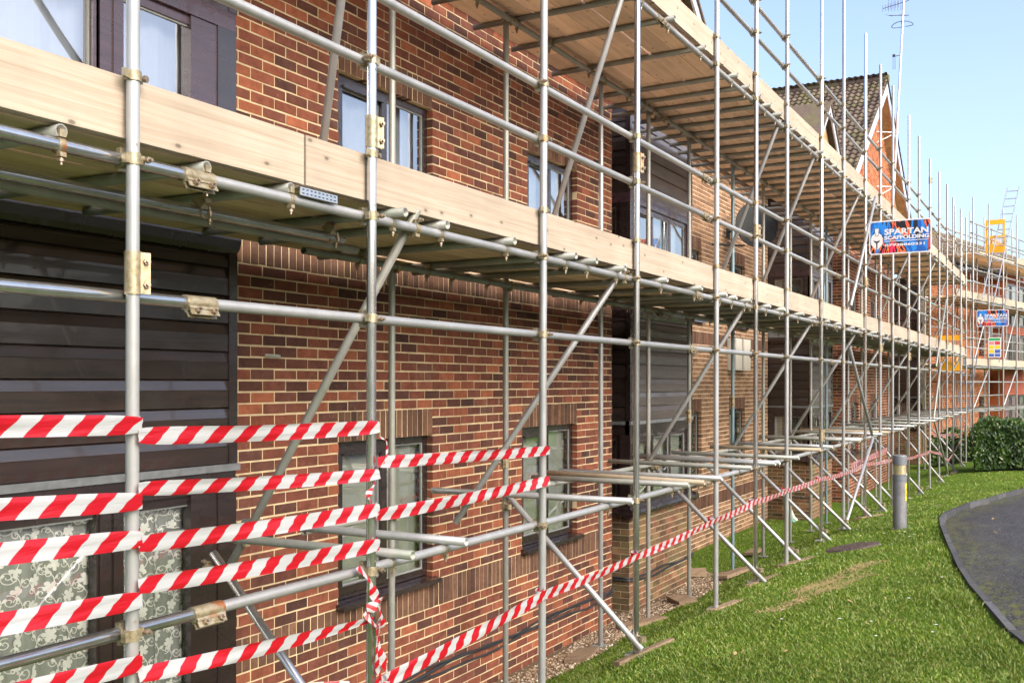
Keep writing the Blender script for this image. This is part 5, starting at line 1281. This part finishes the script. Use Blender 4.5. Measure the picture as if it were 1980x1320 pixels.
sole(12.35, 2.92, -24, .65, .10, .006, 'orange timber sole plank in the grass under a middle outer standard')
sole(9.6, 2.95, -15, .5, .10, .004, 'thin half-buried timber sole plank in the grass')
sole(9.1, 4.22, 10, .50, .225, .03, 'timber sole plank on the gravel by the red brick corner')
sole(10.62, 4.20, -32, .55, .225, .035, 'orange timber sole plank on the gravel in front of the slot')
sole(11.98, 4.22, 35, .62, .225, .04, 'pale timber sole plank on the gravel below the first clad bay')
sole(13.8, 4.12, -12, .75, .225, .05, 'orange timber sole plank where the gravel meets the grass')
sole(14.2, 4.75, 20, .5, .225, .05, 'grey timber sole plank against the recessed wall')
sole(16.2, 4.5, 0, .55, .18, .06, 'small brown timber sole plank before the gabled-top bay')
sole(17.4, 2.95, -15, .8, .14, .006, 'far timber sole plank in the grass near the bollard')
sole(30.9, 2.95, 0, .8, .14, .01, 'farthest timber sole plank in the grass by the hedge')

# ---------------------------------------------------------------- hedges
LEAF = bpy.data.meshes.new('leaf')
LEAF.from_pydata([(0, 0, 0), (.028, .04, .008), (.032, .075, .006), (0, .135, -.01), (-.032, .075, .006), (-.028, .04, .008), (0, .06, -.004)], [], [(0, 1, 6), (1, 2, 6), (2, 3, 6), (3, 4, 6), (4, 5, 6), (5, 0, 6)])
LEAF.materials.append(M['leaf'])
LV = np.array([v_.co[:] for v_ in LEAF.vertices]); LFc = np.array([p_.vertices[:] for p_ in LEAF.polygons])
def hedge(name, label, x0, x1, y0, y1, h, n, solo=0, rg=random.Random(3), vis=None):
    zg = lambda x, y: float(terr(x, y)); t = empty(name, ((x0 + x1) / 2, (y0 + y1) / 2, zg((x0 + x1) / 2, (y0 + y1) / 2)), label, 'hedge')
    mb = MB(); k = 14; xa, xb, ya, yb = x0 + .13, x1 - .13, y0 + .13, y1 - .13
    mb.hexa([(xa, ya, zg(xa, ya) - .1), (xb, ya, zg(xb, ya) - .1), (xb, yb, zg(xb, yb) - .1), (xa, yb, zg(xa, yb) - .1), (xa, ya, zg(xa, ya) + h - .15), (xb, ya, zg(xb, ya) + h - .15), (xb, yb, zg(xb, yb) + h - .15), (xa, yb, zg(xa, yb) + h - .15)])
    mb.build('stems', M['twig'], t)
    mats = []
    for i in range(n):
        u_ = rg.random(); y = (y0 + (y1 - y0) * (1 - u_ ** 2.4)); f = rg.random(); bumpy = .10 * math.sin(y * 4.1) + .06 * math.sin(y * 9 + 1)
        if f < .62: p = Vector((x0 + rg.uniform(-.05, .16) + bumpy * .6, y, zg(x0, y) + .05 + (h - .05 + bumpy) * rg.random())); nrm_ = Vector((-1, rg.gauss(0, .5), .45 + rg.gauss(0, .45)))
        elif f < .86: p = Vector((x0 + (x1 - x0) * rg.random(), y, zg(x0, y) + h + bumpy + rg.uniform(-.12, .05))); nrm_ = Vector((rg.gauss(-.3, .5), rg.gauss(0, .5), 1))
        else: p = Vector((x0 + (x1 - x0) * rg.random(), y1 + rg.uniform(-.12, .06), zg(x0, y1) + h * rg.random())); nrm_ = Vector((-.6, 1, rg.gauss(.3, .4)))
        nrm_.normalize(); up = Vector((rg.gauss(0, .5), rg.gauss(0, .6), 1)); ydir = (up - nrm_ * up.dot(nrm_)).normalized(); xdir = ydir.cross(nrm_); s = .55 + .5 * rg.random()
        mats.append(frame(p, xdir * s, ydir * s, nrm_ * s))
    near = sorted(range(n), key=lambda i: (mats[i].translation - CAM).length + (50 if mats[i].translation.y < 1.0 else 0))[:solo]; ns = set(near)
    fol = MB(); V = []; F = []; A2 = []
    for i, m_ in enumerate(mats):
        if i in ns: inst('leaf', LEAF, m_, t); continue
        a = np.array(m_); b = len(V) * len(LV); V.append(LV @ a[:3, :3].T + a[:3, 3]); F.append(LFc + b); A2 += [rg.random()] * len(LFc)
    o = scatter_mesh('foliage', np.concatenate(V), np.concatenate(F), np.array(A2), M['leaf'])
    o.parent = t; o.matrix_parent_inverse = WM[t.name].inverted(); tag(o, kind='stuff')
hedge('laurel_hedge', 'clipped glossy green laurel hedge across the end of the lawn', 30.3, 31.9, -5.5, 2.36, 1.27, 12000, 300)
hedge('laurel_hedge', 'darker laurel hedge in the shade behind the last standards', 35.2, 36.0, 2.0, 4.1, 1.0, 1800)
